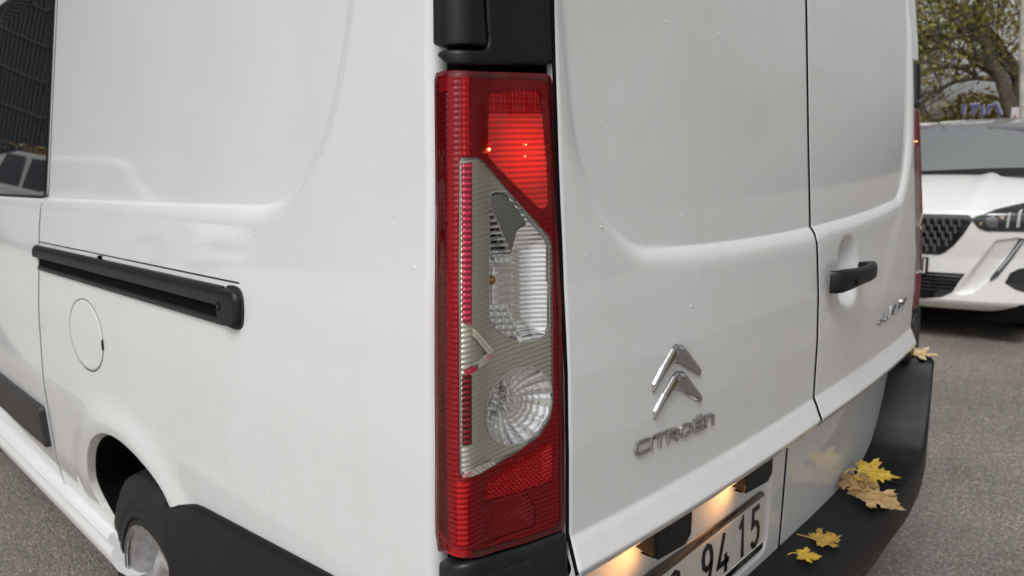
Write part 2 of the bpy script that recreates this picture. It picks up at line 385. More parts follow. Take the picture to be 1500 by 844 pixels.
# quarter panel with wheel arch
_arch = np.array([hitx(u, v, .0)[1:] for u, v in [(127, 673), (129, 660), (134, 645), (145, 633), (158, 631), (180, 641), (215, 675), (240, 707), (258, 736)]])
ARCHP = [tuple(p) for p in _arch]
a0_ = ARCHP[0]; a1_ = ARCHP[-1]
ARCH = np.array([(1.46, .30), (1.47, .445), (1.55, .50), (1.60, .56)]+ARCHP+[(.93, .64), (.90, .55), (.88, .45), (.87, .30)])
ARCH = np.vstack([ARCH[:2], chaikin(ARCH[2:-2], 0), ARCH[-2:]])
def dense(P, n):
    P = np.asarray(P); s = np.r_[0, np.cumsum(np.hypot(*np.diff(P, axis=0).T))]; g = np.linspace(0, s[-1], n); return np.stack([np.interp(g, s, P[:, k]) for k in range(2)], 1)
def smoothline(P, n, it=30):
    Q = dense(P, n)
    for _ in range(it): Q[1:-1] = Q[1:-1]*.5+(Q[:-2]+Q[2:])*.25
    return Q
ARCHS = smoothline(ARCH[1:-1], 90, 25)
ARCHPOLY = np.vstack([[(1.46, .2)], ARCHS, [(.87, .2)]])
_sm = np.array([side_hit(*q) for q in [(84, 0), (77, 150), (71, 285), (66, 292), (60, 301), (57, 380), (58, 480), (64, 560), (80, 655), (92, 700), (109, 742)]])
_sm = _sm[np.argsort(_sm[:, 1])]
def seam_y(z): return np.interp(z, np.r_[.3, _sm[:, 1], 2.0], np.r_[_sm[0, 0], _sm[:, 0], _sm[-1, 0]])
def lamp_side_y(z): return np.interp(z, LSY[:, 1], LSY[:, 0])
_ls = np.array([hitx(u, v, float(sprof(1.4-(v-272)/1270.)*.62))[1:] for u, v in [(637, 0), (637, 105), (639, 272), (638, 500), (639, 660), (639, 812)]]); LSY = _ls[np.argsort(_ls[:, 1])]
def quarter():
    ZL, ZT = .43, 2.0
    z = zrows(ZL, ZT, [(1.30, 1.36, .002)], .006); lo = lamp_side_y(z)+.003; hi = seam_y(z)-.002
    n = 330; Yg = lin(lo, hi, n).T.copy(); Zg = np.repeat(z[None, :], n, 0)
    Y, Z, X = roll_sheet('q', Yg, Zg, side_x, 1, None, None, 'lrt', r=.003, deep=.03, rl=.016)
    D, NX, NY = sdf(Y, Z, ARCHPOLY); ins = D < 0
    pad = np.pad(~ins, 1); nb = np.zeros_like(ins)
    for i in range(3):
        for j in range(3): nb |= pad[i:i+ins.shape[0], j:j+ins.shape[1]]
    snap = ins & nb; Y = np.where(snap, NX, Y); Z = np.where(snap, NY, Z); X = np.where(snap, side_x(Y, Z), X)
    keep = ~ins | snap
    q = (keep[:-1, :-1] & keep[1:, :-1] & keep[1:, 1:] & keep[:-1, 1:]).ravel()
    V = np.stack([X, Y, Z], -1).reshape(-1, 3); F = grid_faces(*X.shape, flip=True)[q]
    used = np.unique(F); re = -np.ones(len(V), int); re[used] = np.arange(len(used))
    return V[used], re[F]
Vq, Fq = quarter()
mesh('quarter_panel', Vq, Fq, PAINT, van, True, None)
# arch flange: turned-in lip
fl = []
for y, z in ARCHS:
    x = float(side_x(y, z)); cy, cz = 1.25, .36; dv = np.array((cy-y, cz-z)); dv = dv/np.linalg.norm(dv)
    fl.append([(x, y, z), (x+.004, y+dv[0]*.003, z+dv[1]*.003), (x+.008, y+dv[0]*.005, z+dv[1]*.005), (x+.018, y+dv[0]*.010, z+dv[1]*.010), (x+.30, y+dv[0]*.010, z+dv[1]*.010)])
FA = np.array(fl)
mesh('arch_lip', FA[:, :4].reshape(-1, 3), grid_faces(len(fl), 4), FLANGE, van, True, None)
mesh('arch_liner', FA[:, 3:].reshape(-1, 3), grid_faces(len(fl), 2), DARK, van, True, None)
MB().box((.30, .80, .2), (.32, 1.75, .85)).build('inner_arch', DARK, van, False)
# sliding door (forward of the seam)
def sliding():
    z = zrows(.43, 2.0, [(1.30, 1.36, .002)], .008); lo = seam_y(z)+.003; hi = np.full_like(z, 3.05)
    n = 150; Yg = lin(lo, hi, n).T.copy(); Zg = np.repeat(z[None, :], n, 0)
    Y, Z, X = roll_sheet('q', Yg, Zg, side_x, 1, None, None, 'lrt', r=.004)
    return np.stack([X, Y, Z], -1).reshape(-1, 3), grid_faces(*X.shape, flip=True)
V_, F_ = sliding(); sdoor = mesh('sliding_door', V_, F_, PAINT, van, True, None)
# window glass of the sliding door: traced lower rear corner
_wb = side_hit(64, 289)
wy = lambda z: float(seam_y(z))+.030
WIN = rounded([(wy(1.36), 1.3445), (wy(1.6), 1.6), (wy(1.96), 1.975), (2.98, 1.975), (2.98, 1.3445)], .012)
patch('window_gasket', rounded([(wy(1.36)-.014, 1.336), (wy(1.6)-.014, 1.6), (wy(1.96)-.014, 1.985), (3.0, 1.985), (3.0, 1.336)], .016), (.02, .02), map_side, .001, GASKET, sdoor, base=-.003)
patch('window_glass', WIN, (.03, .03), map_side, .004, GLASS, sdoor, base=-.002)
# ------------------------------------------------------------------ side fittings
def sweep(name, ys, prof, mat_, parent, caps=True):
    V = []
    for y in ys:
        for z, h in prof: V.append(map_side(y, z, h))
    n = len(prof); F = [tuple(f) for f in grid_faces(len(ys), n, flip=True)]
    if caps: F.append(tuple(range(n))[::-1] if False else tuple(range(n))); F.append(tuple((len(ys)-1)*n+k for k in range(n))[::-1])
    return mesh(name, V, F, mat_, parent, True, 30)
ysr = np.linspace(.655, float(seam_y(1.19))+.022, 40)
rail = sub('door_rail', van)
sweep('rail_bar', ysr, [(1.169, .0), (1.171, .009), (1.173, .0115), (1.189, .0125), (1.193, .012), (1.202, .007), (1.204, .005), (1.205, -.002)], GREYPL, rail)
sweep('rail_slot', ysr[:-1], [(1.147, .0012), (1.170, .0012)], DARK, rail, False)
sweep('rail_lip', ysr[:-1], [(1.136, -.001), (1.136, .004), (1.138, .006), (1.145, .006), (1.148, .004), (1.148, .0)], GREYPL, rail)
sweep('rail_groove', np.linspace(.60, float(seam_y(1.2))-.003, 40), [(1.2135, .0006), (1.2165, .0006)], GREYPL, rail, False)
capP = rounded([(.588, 1.138), (.665, 1.138), (.665, 1.204), (.588, 1.204)], .028)
patch('rail_end_seal', rounded([(.582, 1.134), (.66, 1.134), (.66, 1.209), (.582, 1.209)], .031), .005, map_side, .003, GASKET, rail, bev=.002, base=-.002)
patch('rail_end_cap', capP, .003, map_side, .0145, BLACKPL, rail, bev=.010, base=0)
sc_ = [( .650+.008*math.cos(t), 1.172+.008*math.sin(t)) for t in np.linspace(0, 2*math.pi, 18)[:-1]]
patch('screw_hole', sc_, .002, map_side, .0152, DARK, rail, base=.01)
patch('rail_screw', [(.650+.0055*math.cos(t), 1.172+.0055*math.sin(t)) for t in np.linspace(0, 2*math.pi, 14)[:-1]], .002, map_side, .0160, GREYPL, rail, bev=.001, base=.012)
# little clip on the rail
MB().add(*(lambda c: ([map_side(c[0]+a, c[1]+b, h) for h in (0, .006) for a, b in ((-.008, -.003), (.008, -.003), (.008, .004), (-.008, .004))], [(4, 5, 6, 7), (0, 1, 5, 4), (1, 2, 6, 5), (2, 3, 7, 6), (3, 0, 4, 7)]))((float(side_hit(148, 381)[0]), 1.2085))).build('rail_clip', DARK, rail)
# fuel flap
fc = np.array([side_hit(*q) for q in [(103, 490), (151, 494), (124, 438), (130, 543)]])
fcy, fcz = (fc[0, 0]+fc[1, 0])/2, (fc[2, 1]+fc[3, 1])/2; fry, frz = (fc[0, 0]-fc[1, 0])/2, (fc[2, 1]-fc[3, 1])/2
ell = lambda k, n=64: [(fcy+fry*k*math.cos(t), fcz+frz*k*math.sin(t)) for t in np.linspace(0, 2*math.pi, n+1)[:-1]]
flap = patch('fuel_flap', ell(.975), .006, map_side, .0016, PAINT, van, bev=.0014, base=-.002, ang=0)
patch('flap_gap', ell(1.0, 96), .004, map_side, .0004, GREYPL, flap, base=-.002)
patch('finger_notch', [(fcy-fry*.965+.008*math.cos(t)*.7, fcz-.006+.014*math.sin(t)) for t in np.linspace(0, 2*math.pi, 20)[:-1]], .003, map_side, .0022, DARK, flap, base=0)
# rub moulding on the sliding door
mq = [side_hit(0, 545)[1], side_hit(62, 593)[1], side_hit(55, 632)[1], side_hit(0, 590)[1]]
my = side_hit(61, 600, -.01)[0]
patch('rub_moulding', rounded([(my, (mq[2]+mq[3])/2), (2.98, (mq[2]+mq[3])/2-.004), (2.98, (mq[0]+mq[1])/2), (my, (mq[0]+mq[1])/2)], .018), .006, map_side, .018, BROWNPL, sdoor, bev=.010, base=-.001)
# sill
sz0, sz1 = side_hit(80, 711)[1], side_hit(80, 742)[1]
def sill_pt(y, z, x): return (x, y, z)
ysl = np.r_[np.linspace(1.475, 1.6, 8), np.linspace(1.7, 4.0, 24)]
spf = [(.43, .05), (.4405, .024), (.438, .008), (.430, .001), (.422, .004), (.416, .010), (.408, .009), (.395, .000), (.375, -.003), (.352, .006), (.335, .022), (.325, .05), (.32, .12)]
V = []
for y in ysl:
    k = 0 if y > 1.48 else 0
    for z, x in spf: V.append((x, y+(.43-z)*-.55 if y < 1.60 else y, z+.008))
n = len(spf); F = [tuple(f) for f in grid_faces(len(ysl), n, flip=False)]; F.append(tuple(range(n)))
mesh('sill', V, F, PAINT, van, True, 35)
# ------------------------------------------------------------------ body shell behind, roof, nose
sh = MB()
yb = .14
def shell(name, ys, half, m, pr=van): 
    V = []
    for y, zl, zh, ins in ys:
        ring = []
        for z in np.linspace(zl, zh, 14): ring.append((float(sprof(z))+half+ins, y, z))
        ring.append((float(sprof(zh))+half+ins+.10, y, zh+.05)); ring.append((.6, y, zh+.075)); ring.append((VW-.6, y, zh+.075)); ring.append((VW-float(sprof(zh))-half-ins-.10, y, zh+.05))
        for z in np.linspace(zh, zl, 14): ring.append((VW-float(sprof(z))-half-ins, y, z))
        V.append(ring)
    n = len(V[0]); F = [tuple(f) for f in grid_faces(len(V), n)]
    F.append(tuple(range(n))); F.append(tuple((len(V)-1)*n+k for k in range(n))[::-1])
    return mesh(name, np.array(V).reshape(-1, 3), F, m, pr, True, 35)
# dark inner core (keeps light out of the gaps)
core = MB()
core.box((.20, .12, .36), (VW-.2, .84, 1.85)); core.box((.05, .86, .84), (VW-.05, .845, 1.3))
core.build('inner_shell', DARK, van, False)
V = []
ysb = [.105, .14, .4, 1.0, 1.8, 2.4, 3.0, 3.3]
ring0 = []
def roof_ring(y):
    e = ss(.0, .35, y-.05)
    zt = 2.02+.045*e
    return [(float(side_x(max(y, 0), 1.995)), y, 1.995), (float(side_x(max(y, 0), 1.995))+.02, y, 2.015), (.30, y, zt-.012), (.6, y, zt), (VW/2, y, zt+.006), (VW-.6, y, zt), (VW-.30, y, zt-.012), (VW-.172, y, 2.015), (VW-.155, y, 1.995)]
rf = [roof_ring(y) for y in [.06, .09, .14, .25, .5, 1.0, 2.0, 3.05, 3.35]]
mesh('roof', np.array(rf).reshape(-1, 3), grid_faces(len(rf), 9), PAINT, van, True, 60)
MB().box((.16, .07, 1.93), (VW-.16, .10, 2.02)).build('rear_header', PAINT, van)
# right flank
zr = np.r_[np.linspace(.43, 1.30, 20), np.linspace(1.305, 2.0, 22)]; yr_ = np.linspace(.10, 3.05, 60)
Yg, Zg = np.meshgrid(yr_, zr, indexing='ij'); Xg = VW-side_x(Yg, Zg); D = sdf(Yg, Zg, ARCHPOLY)[0]
kk = (D > -.0); kq = (kk[:-1, :-1] & kk[1:, :-1] & kk[1:, 1:] & kk[:-1, 1:]).ravel()
mesh('right_flank', np.stack([Xg, Yg, Zg], -1).reshape(-1, 3), grid_faces(60, len(zr))[kq], PAINT, van, True, 40)
# nose
nose = []
for y, zt, ins in [(3.045, 2.0, .016), (3.5, 1.96, .03), (3.9, 1.45, .04), (4.2, 1.16, .05), (4.6, 1.06, .08), (4.85, .92, .14), (5.0, .62, .2), (5.02, .35, .24)]:
    r = []
    for k in range(9):
        z = .35+(zt-.35)*k/8; r.append((float(sprof(z))+ins, y, z))
    for k in range(8, -1, -1):
        z = .35+(zt-.35)*k/8; r.append((VW-float(sprof(z))-ins, y, z))
    nose.append(r)
F = [tuple(f) for f in grid_faces(len(nose), 18)]; F.append(tuple((len(nose)-1)*18+k for k in range(18))[::-1])
mesh('nose', np.array(nose).reshape(-1, 3), F, PAINT, van, True, 40)
MB().add([(.25, 3.62, 1.86), (VW-.25, 3.62, 1.86), (VW-.2, 4.14, 1.26), (.2, 4.14, 1.26)], [(0, 1, 2, 3)]).add([(.25, 3.60, 1.78), (VW-.25, 3.60, 1.78), (VW-.2, 4.12, 1.24), (.2, 4.12, 1.24)], [(3, 2, 1, 0)]).build('windscreen', GLASS, van, False)
MB().box((.1, .1, .28), (VW-.1, 4.9, .34)).build('underbody', DARK, van, False)
# ------------------------------------------------------------------ wheels
def wheel(name, cx, cy, cz, R, parent, side=-1, rimR=.205, steel=True, width=.21):
    e = sub(name, parent); e.location = (cx, cy, cz)
    s = side
    pr = [(0, .198), (-.004, .205), (-.002, .215), (.003, .222), (-.003, .226), (-.004, .240), (-.001, .244), (-.003, .250), (-.004, .282), (-.001, .285), (-.002, .292), (.003, .303), (.012, R-.022), (.018, R-.012), (.030, R-.010), (width-.04, R-.010), (width-.02, R-.016), (width, .27), (width, .21)]
    m = MB(); m.lathe([(-s*a if s > 0 else a, r) for a, r in pr], 72); t = m.build('tyre', RUBBER, e, ang=50)
    # tread blocks
    tb = MB()
    for row, (a0, a1) in enumerate([(.018, .052), (.060, .095), (.103, .138), (.146, .186)]):
        for k in range(56):
            g0 = 2*math.pi*(k+.5*(row % 2))/56; g1 = g0+2*math.pi/56*.78; V = []
            for a in (a0, a1):
                for g in (g0, g1):
                    for rr in (R-.016, R if a > .02 else R-.007): V.append(((a if s < 0 else -a), rr*math.cos(g+(a-.1)*1.2), rr*math.sin(g+(a-.1)*1.2)))
            tb.add(V, [(1, 3, 7, 5), (0, 1, 5, 4), (2, 6, 7, 3), (0, 2, 3, 1), (4, 5, 7, 6)])
    tb.build('tread', RUBBER, e, False, kind='stuff')
    rim = MB(); rim.lathe([(a if s < 0 else -a, r) for a, r in [(-.001, .196), (-.005, .203), (-.003, .207), (.004, .203), (.010, .193), (.022, .186), (.05, .180), (.075, .172), (.085, .165)]], 64)
    rim.build('rim', STEEL, e, ang=60)
    rr = MB(); rr.lathe([(a if s < 0 else -a, r) for a, r in [(-.0055, .1995), (-.0062, .203), (-.0045, .2065)]], 64); rr.build('rim_edge', RUST, e, ang=60)
    # disc with oval holes
    def dmap(a, b, h): 
        r = math.hypot(a, b); d = .062-.032*ss(.16, .10, r)+.030*ss(.085, .05, r)
        return ((d-h) if s < 0 else -(d-h), a, b)
    circ = lambda cx_, cy_, r1, r2, rot, n=20: [(cx_+r1*math.cos(t)*math.cos(rot)-r2*math.sin(t)*math.sin(rot), cy_+r1*math.cos(t)*math.sin(rot)+r2*math.sin(t)*math.cos(rot)) for t in np.linspace(0, 2*math.pi, n+1)[:-1]]
    holes = [circ((.146*math.cos(g)), .146*math.sin(g), .015, .008, g+math.pi/2*0) for g in np.arange(16)*2*math.pi/16]
    patch('wheel_disc', circ(0, 0, .178, .178, 0, 64), .006, dmap, 0, STEEL, e, base=-.006, holes=holes, ang=50)
    hb = MB(); hb.lathe([(a if s < 0 else -a, r) for a, r in [(.028, .034), (.018, .030), (.016, .0)]], 24); hb.build('hub_cap', GREYPL, e)
    bk = MB(); bk.lathe([(a if s < 0 else -a, r) for a, r in [(.10, 0.0), (.10, .18)]], 32); bk.build('brake_drum', DARK, e)
    return e
WY, WZ = 1.235, .335
w1 = wheel('wheel', .030, WY, WZ, .335, van, -1)
wheel('wheel', VW-.030, WY, WZ, .335, van, 1)
for sx, xx in ((-1, .05), (1, VW-.05)):
    m = sub('wheel', van); m.location = (xx, 4.10, .335)
    q = MB(); q.lathe([(-sx*a, r) for a, r in [(0, .2), (0, .3), (.03, .335), (.19, .335), (.2, .2)]], 40); q.build('tyre', RUBBER, m)
    q = MB(); q.lathe([(-sx*a, r) for a, r in [(.0, .2), (.05, .17), (.03, .05), (.02, 0)]], 32); q.build('rim', STEEL, m)
# ------------------------------------------------------------------ rear corner: lamp surface
LR = .016
def l_yr(z): return float(rear_y(.175, z, False, False))-.002
def l_cx(z): return float(side_x(.05, z, False))-.001
_zt = np.linspace(.3, 2.0, 400); _yr = np.array([l_yr(z) for z in _zt]); _cx = np.array([l_cx(z) for z in _zt])
k_ = np.ones(25)/25; _yr = np.convolve(np.pad(_yr, 12, 'edge'), k_, 'valid'); _cx = np.convolve(np.pad(_cx, 12, 'edge'), k_, 'valid')
# the bulge of the doors does not reach the lamp corner: straight line from lamp top to lamp foot
_yr = np.interp(_zt, [.3, .9, 1.05, 1.2, 1.3, 1.43, 1.56, 1.69, 2.0], [.010, .010, .010, .012, .018, .026, .033, .040, .07])
AR = LR*math.pi/4
def LP(w, z, h=0.0):                  # w: along the perimeter (0 = corner), h: outwards
    cx, yr = np.interp(z, _zt, _cx), np.interp(z, _zt, _yr)
    ox, oy = cx+LR, yr+LR
    if w > AR: return (ox+(w-AR), oy-LR-h, z)
    if w < -AR: return (ox-LR-h, oy+(-w-AR), z)
    g = -math.pi/4+(w/AR)*math.pi/4      # angle from the corner direction
    a = math.radians(225)-(-w/AR)*math.pi/4 if False else math.radians(225)+(w/AR)*math.pi/4
    return (ox+(LR+h)*math.cos(a), oy+(LR+h)*math.sin(a), z)
SLP = .205
def LPv(w, z, h):
    w = np.asarray(w, float); z = np.asarray(z, float)*np.ones_like(w); h = np.asarray(h, float)*np.ones_like(w)
    cx, yr = np.interp(z, _zt, _cx), np.interp(z, _zt, _yr)+SLP*.14; ox, oy = cx+LR, yr+LR
    h = h+.010*np.exp(-((w-.004)/.030)**2)*ss(-.06, -.02, w)
    a = math.radians(225)+(np.clip(w, -AR, AR)/AR)*math.pi/4
    x = ox+(LR+h)*np.cos(a)+np.maximum(w-AR, 0); y = oy+(LR+h)*np.sin(a)+np.maximum(-w-AR, 0)-SLP*np.maximum(w-AR, 0)
    return np.stack([x, y, z], 1)
def LP(w, z, h=0.0): return tuple(LPv(np.array([w]), np.array([z]), np.array([h]))[0])
VEC['LP'] = LPv
_ws = np.linspace(-.14, .26, 900)
def lamp_px(u, v, h=0.0):
    d = ray(u, v); z = 1.2
    for _ in range(6):
        P = LPv(_ws, z, h)[:, :2]; rx, ry = P[:, 0]-CAX, P[:, 1]-CAY
        cr = rx*d[1]-ry*d[0]; k = np.argmin(np.abs(cr)); 
        sg = np.where(np.sign(cr[:-1]) != np.sign(cr[1:]))[0]
        if len(sg):
            k = sg[np.argmin([math.hypot(rx[i], ry[i]) for i in sg])]; f_ = cr[k]/(cr[k]-cr[k+1]); w_ = _ws[k]+f_*(_ws[k+1]-_ws[k]); px, py = P[k]*(1-f_)+P[k+1]*f_
        else: w_ = _ws[k]; px, py = P[k]
        t = math.hypot(px-CAX, py-CAY)/math.hypot(d[0], d[1]); z = CAZ+t*d[2]
    return w_, z
def lpoly(L_, h=0.0): return [lamp_px(u, v, h) for u, v in L_]
def lpatch(name, poly, res, h, m, parent, **k): return patch(name, poly, res, LP, h, m, parent, **k)
lamp = sub('tail_lamp', van)
lamp['label'] = 'tall red and clear tail lamp with the upper red light on'
LPX = lpoly([(638, 107), (646, 104.5), (662, 103.5), (688, 104), (740, 105.5), (798, 108), (807, 111), (810, 121), (813, 180), (816, 272), (820, 380), (825, 500), (827.5, 640), (828, 764), (823, 777), (770, 796), (720, 811), (700, 816.5), (685, 818), (660, 813), (641, 808)])
Wm = lambda z: -(float(lamp_side_y(z))-float(np.interp(z, _zt, _yr))-SLP*.14-LR)-AR
LPX = LPX+[(Wm(z)+.001, z) for z in np.linspace(.95, 1.5, 12)]
def glassy(name, tint, tr=.6, rough=.02, base=(.2, .0, .005), ior=1.5):
    m = bpy.data.materials.new(name); m.use_nodes = True; n = m.node_tree.nodes; l = m.node_tree.links; n.clear()
    o = n.new('ShaderNodeOutputMaterial'); t = n.new('ShaderNodeBsdfTransparent'); t.inputs[0].default_value = (*tint, 1)
    g = n.new('ShaderNodeBsdfGlossy'); g.inputs['Roughness'].default_value = rough; g.inputs[0].default_value = (1, 1, 1, 1)
    f = n.new('ShaderNodeFresnel'); f.inputs[0].default_value = ior; a = n.new('ShaderNodeMixShader')
    if tr < 1:
        d = n.new('ShaderNodeBsdfPrincipled'); d.inputs['Base Color'].default_value = (*base, 1); d.inputs['Roughness'].default_value = .3
        b = n.new('ShaderNodeMixShader'); b.inputs[0].default_value = tr; l.new(d.outputs[0], b.inputs[1]); l.new(t.outputs[0], b.inputs[2]); l.new(b.outputs[0], a.inputs[1])
    else: l.new(t.outputs[0], a.inputs[1])
    l.new(f.outputs[0], a.inputs[0]); l.new(g.outputs[0], a.inputs[2]); l.new(a.outputs[0], o.inputs[0]); return m
CLEAR = glassy('clear_lens_plastic', (.99, .99, .99), 1.0, ior=1.24)
REDSHELL = glassy('red_outer_plastic', (.9, .10, .12), 1.0)
REDRIB = mat('red_lens_plastic', (.38, .001, .007), .34, 0, 0, .35)
REDDARK = mat('dark_red_plastic', (.16, .001, .006), .3, 0, .4, .5)
REDDEEP = mat('deep_red_plastic', (.17, .0008, .005), .22, 0, 0, .6)
PINK = mat('pink_reflector', (.60, .05, .09), .2, .3)
SILVER = mat('lamp_reflector', (.95, .95, .94), .14, .8)
SMOKE = mat('smoky_reflector', (.36, .36, .345), .18, .5)
OLIVE = mat('olive_ribbed_plastic', (.74, .715, .61), .22, .35, .3, .6)
REDREF = mat('red_reflector', (.70, .003, .009), .15, .45)
AMBER = mat('amber_bulb_glass', (.55, .20, .02), .1, .2, 1, .8)
CL = lpoly([(673, 236), (676, 232), (697, 231), (704, 234), (716, 247), (760, 299), (803, 346), (807, 360), (808, 500), (809, 590), (804, 614), (790, 637), (760, 660), (720, 684), (700, 695), (678, 699), (674, 690), (673, 560), (672, 400)], -.004)
RIB = .00665
def ribs(amp, per=RIB, ph=0.0, tilt=0.0): return lambda a, b: amp*np.abs(np.sin(math.pi*((b+a*tilt)/per)+ph))
def cols(a): 
    return .0012*np.abs(np.sin(math.pi*a/.0085))*ss(.0, -.004, a-.002)
# back box
lpatch('lamp_housing', LPX, .008, -.055, DARK, lamp, base=-.004)
# red ribbed layer with windows left open
BR = lpoly([(714, 167), (793, 167), (800, 250), (801, 299), (797, 306), (788, 305), (750, 268), (715, 231), (712, 218), (714, 200)], -.004)
TB = lpoly([(714, 134), (784, 131.5), (791, 137), (793, 167), (714, 167)], -.004)
LA = lpoly([(709, 712), (714, 702), (755, 676), (796, 650), (806, 648), (811, 653), (810, 705), (762, 721), (709, 737)], -.004)
LB = lpoly([(709, 741), (772, 724), (783, 742), (783, 770), (709, 797)], -.004)
LIN = [(a, b) for a, b in LPX]
sl1 = lpatch('red_lens', LIN, (.0022, .00095), -.003, REDRIB, lamp, hfn=lambda a, b: ribs(.0011)(a, b)+cols(a), holes=[CL, BR, TB, LA, LB], base=-.012, ang=0)
lpatch('outer_lens', LPX, .004, 0.0, CLEAR, lamp, bev=.004, skirt=True, base=-.006, ang=0, holes=[])
# dark red band round the lens (thicker moulded edge)
def inset(P, d): 
    c = np.array(P); X0, X1, Y0, Y1 = c[:, 0].min(), c[:, 0].max(), c[:, 1].min(), c[:, 1].max()
    return [(X0+d+(x-X0)*(X1-X0-2*d)/(X1-X0), Y0+d+(y-Y0)*(Y1-Y0-2*d)/(Y1-Y0)) for x, y in P]
lpatch('lens_edge', LPX, (.002, .002), -.0008, REDDARK, lamp, holes=[inset(LPX, .0075)], base=-.004)
# strip of deeper red on the flank with bright prism columns
zc = np.linspace(.97, 1.49, 5)
_fb = lambda v: lamp_px(656, v, -.002)[0]
lpatch('flank_band', [(Wm(.955)+.004, .955), (Wm(1.485)+.004, 1.485), (_fb(120), 1.485), (_fb(800), .955)], (.0024, .00095), -.0016, REDDEEP, lamp, hfn=ribs(.0008), base=-.006, ang=0)
for c_q in ([(677, 113), (689, 113), (689, 228), (677, 229)], [(668, 706), (688, 706), (688, 800), (668, 799)]):
    q = lpoly(c_q, -.002); lpatch('prism_column', q, (.002, .00095), -.0016, REDREF, lamp, hfn=ribs(.0014), base=-.006, ang=0)
# clear bezel
TN = lpoly([(714, 290), (717, 283), (724, 279), (738, 280), (748, 287), (773, 319), (799, 351), (802, 361), (803, 478), (799, 491), (788, 499), (762, 503), (748, 499), (722, 480), (714, 466)], -.005)
rv_c, rv_z = lamp_px(759, 594, -.005); r1 = abs(lamp_px(808, 594, -.005)[0]-lamp_px(710, 594, -.005)[0])/2; r2 = abs(lamp_px(759, 537, -.005)[1]-lamp_px(759, 651, -.005)[1])/2
RV = [(rv_c+r1*math.cos(t), rv_z+r2*math.sin(t)) for t in np.linspace(0, 2*math.pi, 49)[:-1]]
bez = lpatch('clear_bezel', CL, (.0022, .00095), -.005, OLIVE, lamp, hfn=lambda a, b: ribs(.0019, .0062, 0, -.12)(a, b), holes=[TN, RV], base=-.03, ang=0)
# chrome line round the clear part
def ringpatch(name, P, d, h, m, parent, **k): return lpatch(name, P, (.0012, .0012), h, m, parent, holes=[inset(P, d)], base=h-.002, **k)
ringpatch('bezel_edge', CL, .0014, -.0022, SMOKE, bez)
ringpatch('window_edge', TN, .0012, -.0024, SILVER, bez)
ringpatch('window_edge', RV, .0012, -.0024, SILVER, bez)
# red prism column at the left edge of the bezel
for seg, (c, m_) in enumerate([([(676, 240), (689, 238), (689, 476), (677, 470)], PINK), ([(677, 551), (689, 549), (689, 650), (677, 652)], REDDEEP)]):
    q = lpoly(c, -.004); lpatch('prism_column', q, (.002, .00095), -.0012, m_, bez, hfn=ribs(.0016), base=-.006, ang=0)
for c, m_ in [([(689, 479), (716, 506), (719, 517), (712, 520), (690, 492)], OLIVE), ([(719, 517), (717, 524), (697, 540), (696, 530), (708, 518)], SILVER), ([(697, 540), (681, 549), (679, 543), (690, 536)], PINK),
              ([(709, 519), (719, 516), (716, 526), (708, 528)], PINK), ([(678, 697), (680, 689), (700, 680), (719, 674), (722, 679), (700, 692)], SILVER), ([(679, 698), (680, 691), (689, 688), (690, 694)], PINK)]:
    q = lpoly(c, -.004); lpatch('prism_facet', q, .0014, -.0006, m_, bez, hfn=lambda a, b: .0012*np.abs(np.sin(math.pi*(b*.8+a*.8)/.005)), base=-.008, ang=20)
# bowls
GREYREF = mat('grey_reflector', (.42, .42, .40), .18, .5); BRIGHTREF = mat('bright_reflector', (.97, .97, .96), .14, .75)
def bowl(name, P, m, parent, depth, soft, fac, res=.0018, base=-.012):
    def hf(a, b):
        d = -sdf(a, b, np.asarray(P))[0]; return -depth*(1-(1-np.clip(d/soft, 0, 1))**2)+fac(a, b)
    return lpatch(name, P, res, -.007, m, parent, hfn=hf, base=-.004, ang=0)
tw, tz = lamp_px(745, 425, -.03)
def turnf(a, b):
    # left: horizontal louvres, right: fluted bowl
    L_ = ss(tw+.003, tw-.004, a)
    return L_*(0*a+.0006*np.abs(((b/.0088) % 1)-.5)*2)+(1-L_)*(.0016*np.abs(np.sin(math.pi*b/.0058)))
turn = sub('turn_signal', lamp)
bowl('signal_bowl', TN, SILVER, turn, .017, .032, turnf, .0016)
bowl_r = bowl('reverse_bowl', RV, SILVER, lamp, .016, .034, lambda a, b: .0022*np.abs(np.sin(11*np.arctan2(b-rv_z-.004, a-rv_c+.012)))+.0012*np.abs(np.sin(math.pi*np.hypot(a-rv_c, b-rv_z)/.007)), .0015)
def ball(c, r, m, name, parent, sx=1): 
    q = MB(); q.lathe([(r*sx*math.sin(t), r*math.cos(t)) for t in np.linspace(-math.pi/2, math.pi/2, 11)], 20, 'y', c); return q.build(name, m, parent, ang=0)
def facets(quads, h, m, parent, name='reflector_facet'):
    for c in quads:
        q = lpoly(c, h); b0 = float(np.mean([p_[1] for p_ in q])); lpatch(name, q, .0014, h, m, parent, bev=.0006, base=h-.008, ang=30, hfn=lambda a, b: (b0-b)*.45)
qs = []
for k in range(10):
    v = 303+k*9.1; n = 5+k*3.9; qs.append([(715.5, v), (715.5+n, v-1.5), (716+n, v+2.6), (715.5, v+4.2)])
facets(qs, -.0065, BRIGHTREF, turn)
qs = []
for r_, (v, ul, ur) in enumerate([(446, 717, 744), (455.5, 718, 748), (465, 720, 752), (474.5, 726, 757), (484, 735, 762)]):
    for k in range(3):
        x0, x1 = ul+(ur-ul)*k/3+.5, ul+(ur-ul)*(k+1)/3-.5; qs.append([(x0, v), (x1, v-1), (x1+1.5, v+8), (x0+1.5, v+9)])
facets(qs, -.0065, BRIGHTREF, turn)
facets([[(716+k*8, 372+6*k*0), (723+k*8, 371), (725+k*8, 384), (717+k*8, 385)] for k in range(4)], -.0065, BRIGHTREF, turn)
DKREF = mat('dark_reflector', (.34, .34, .33), .16, .9)
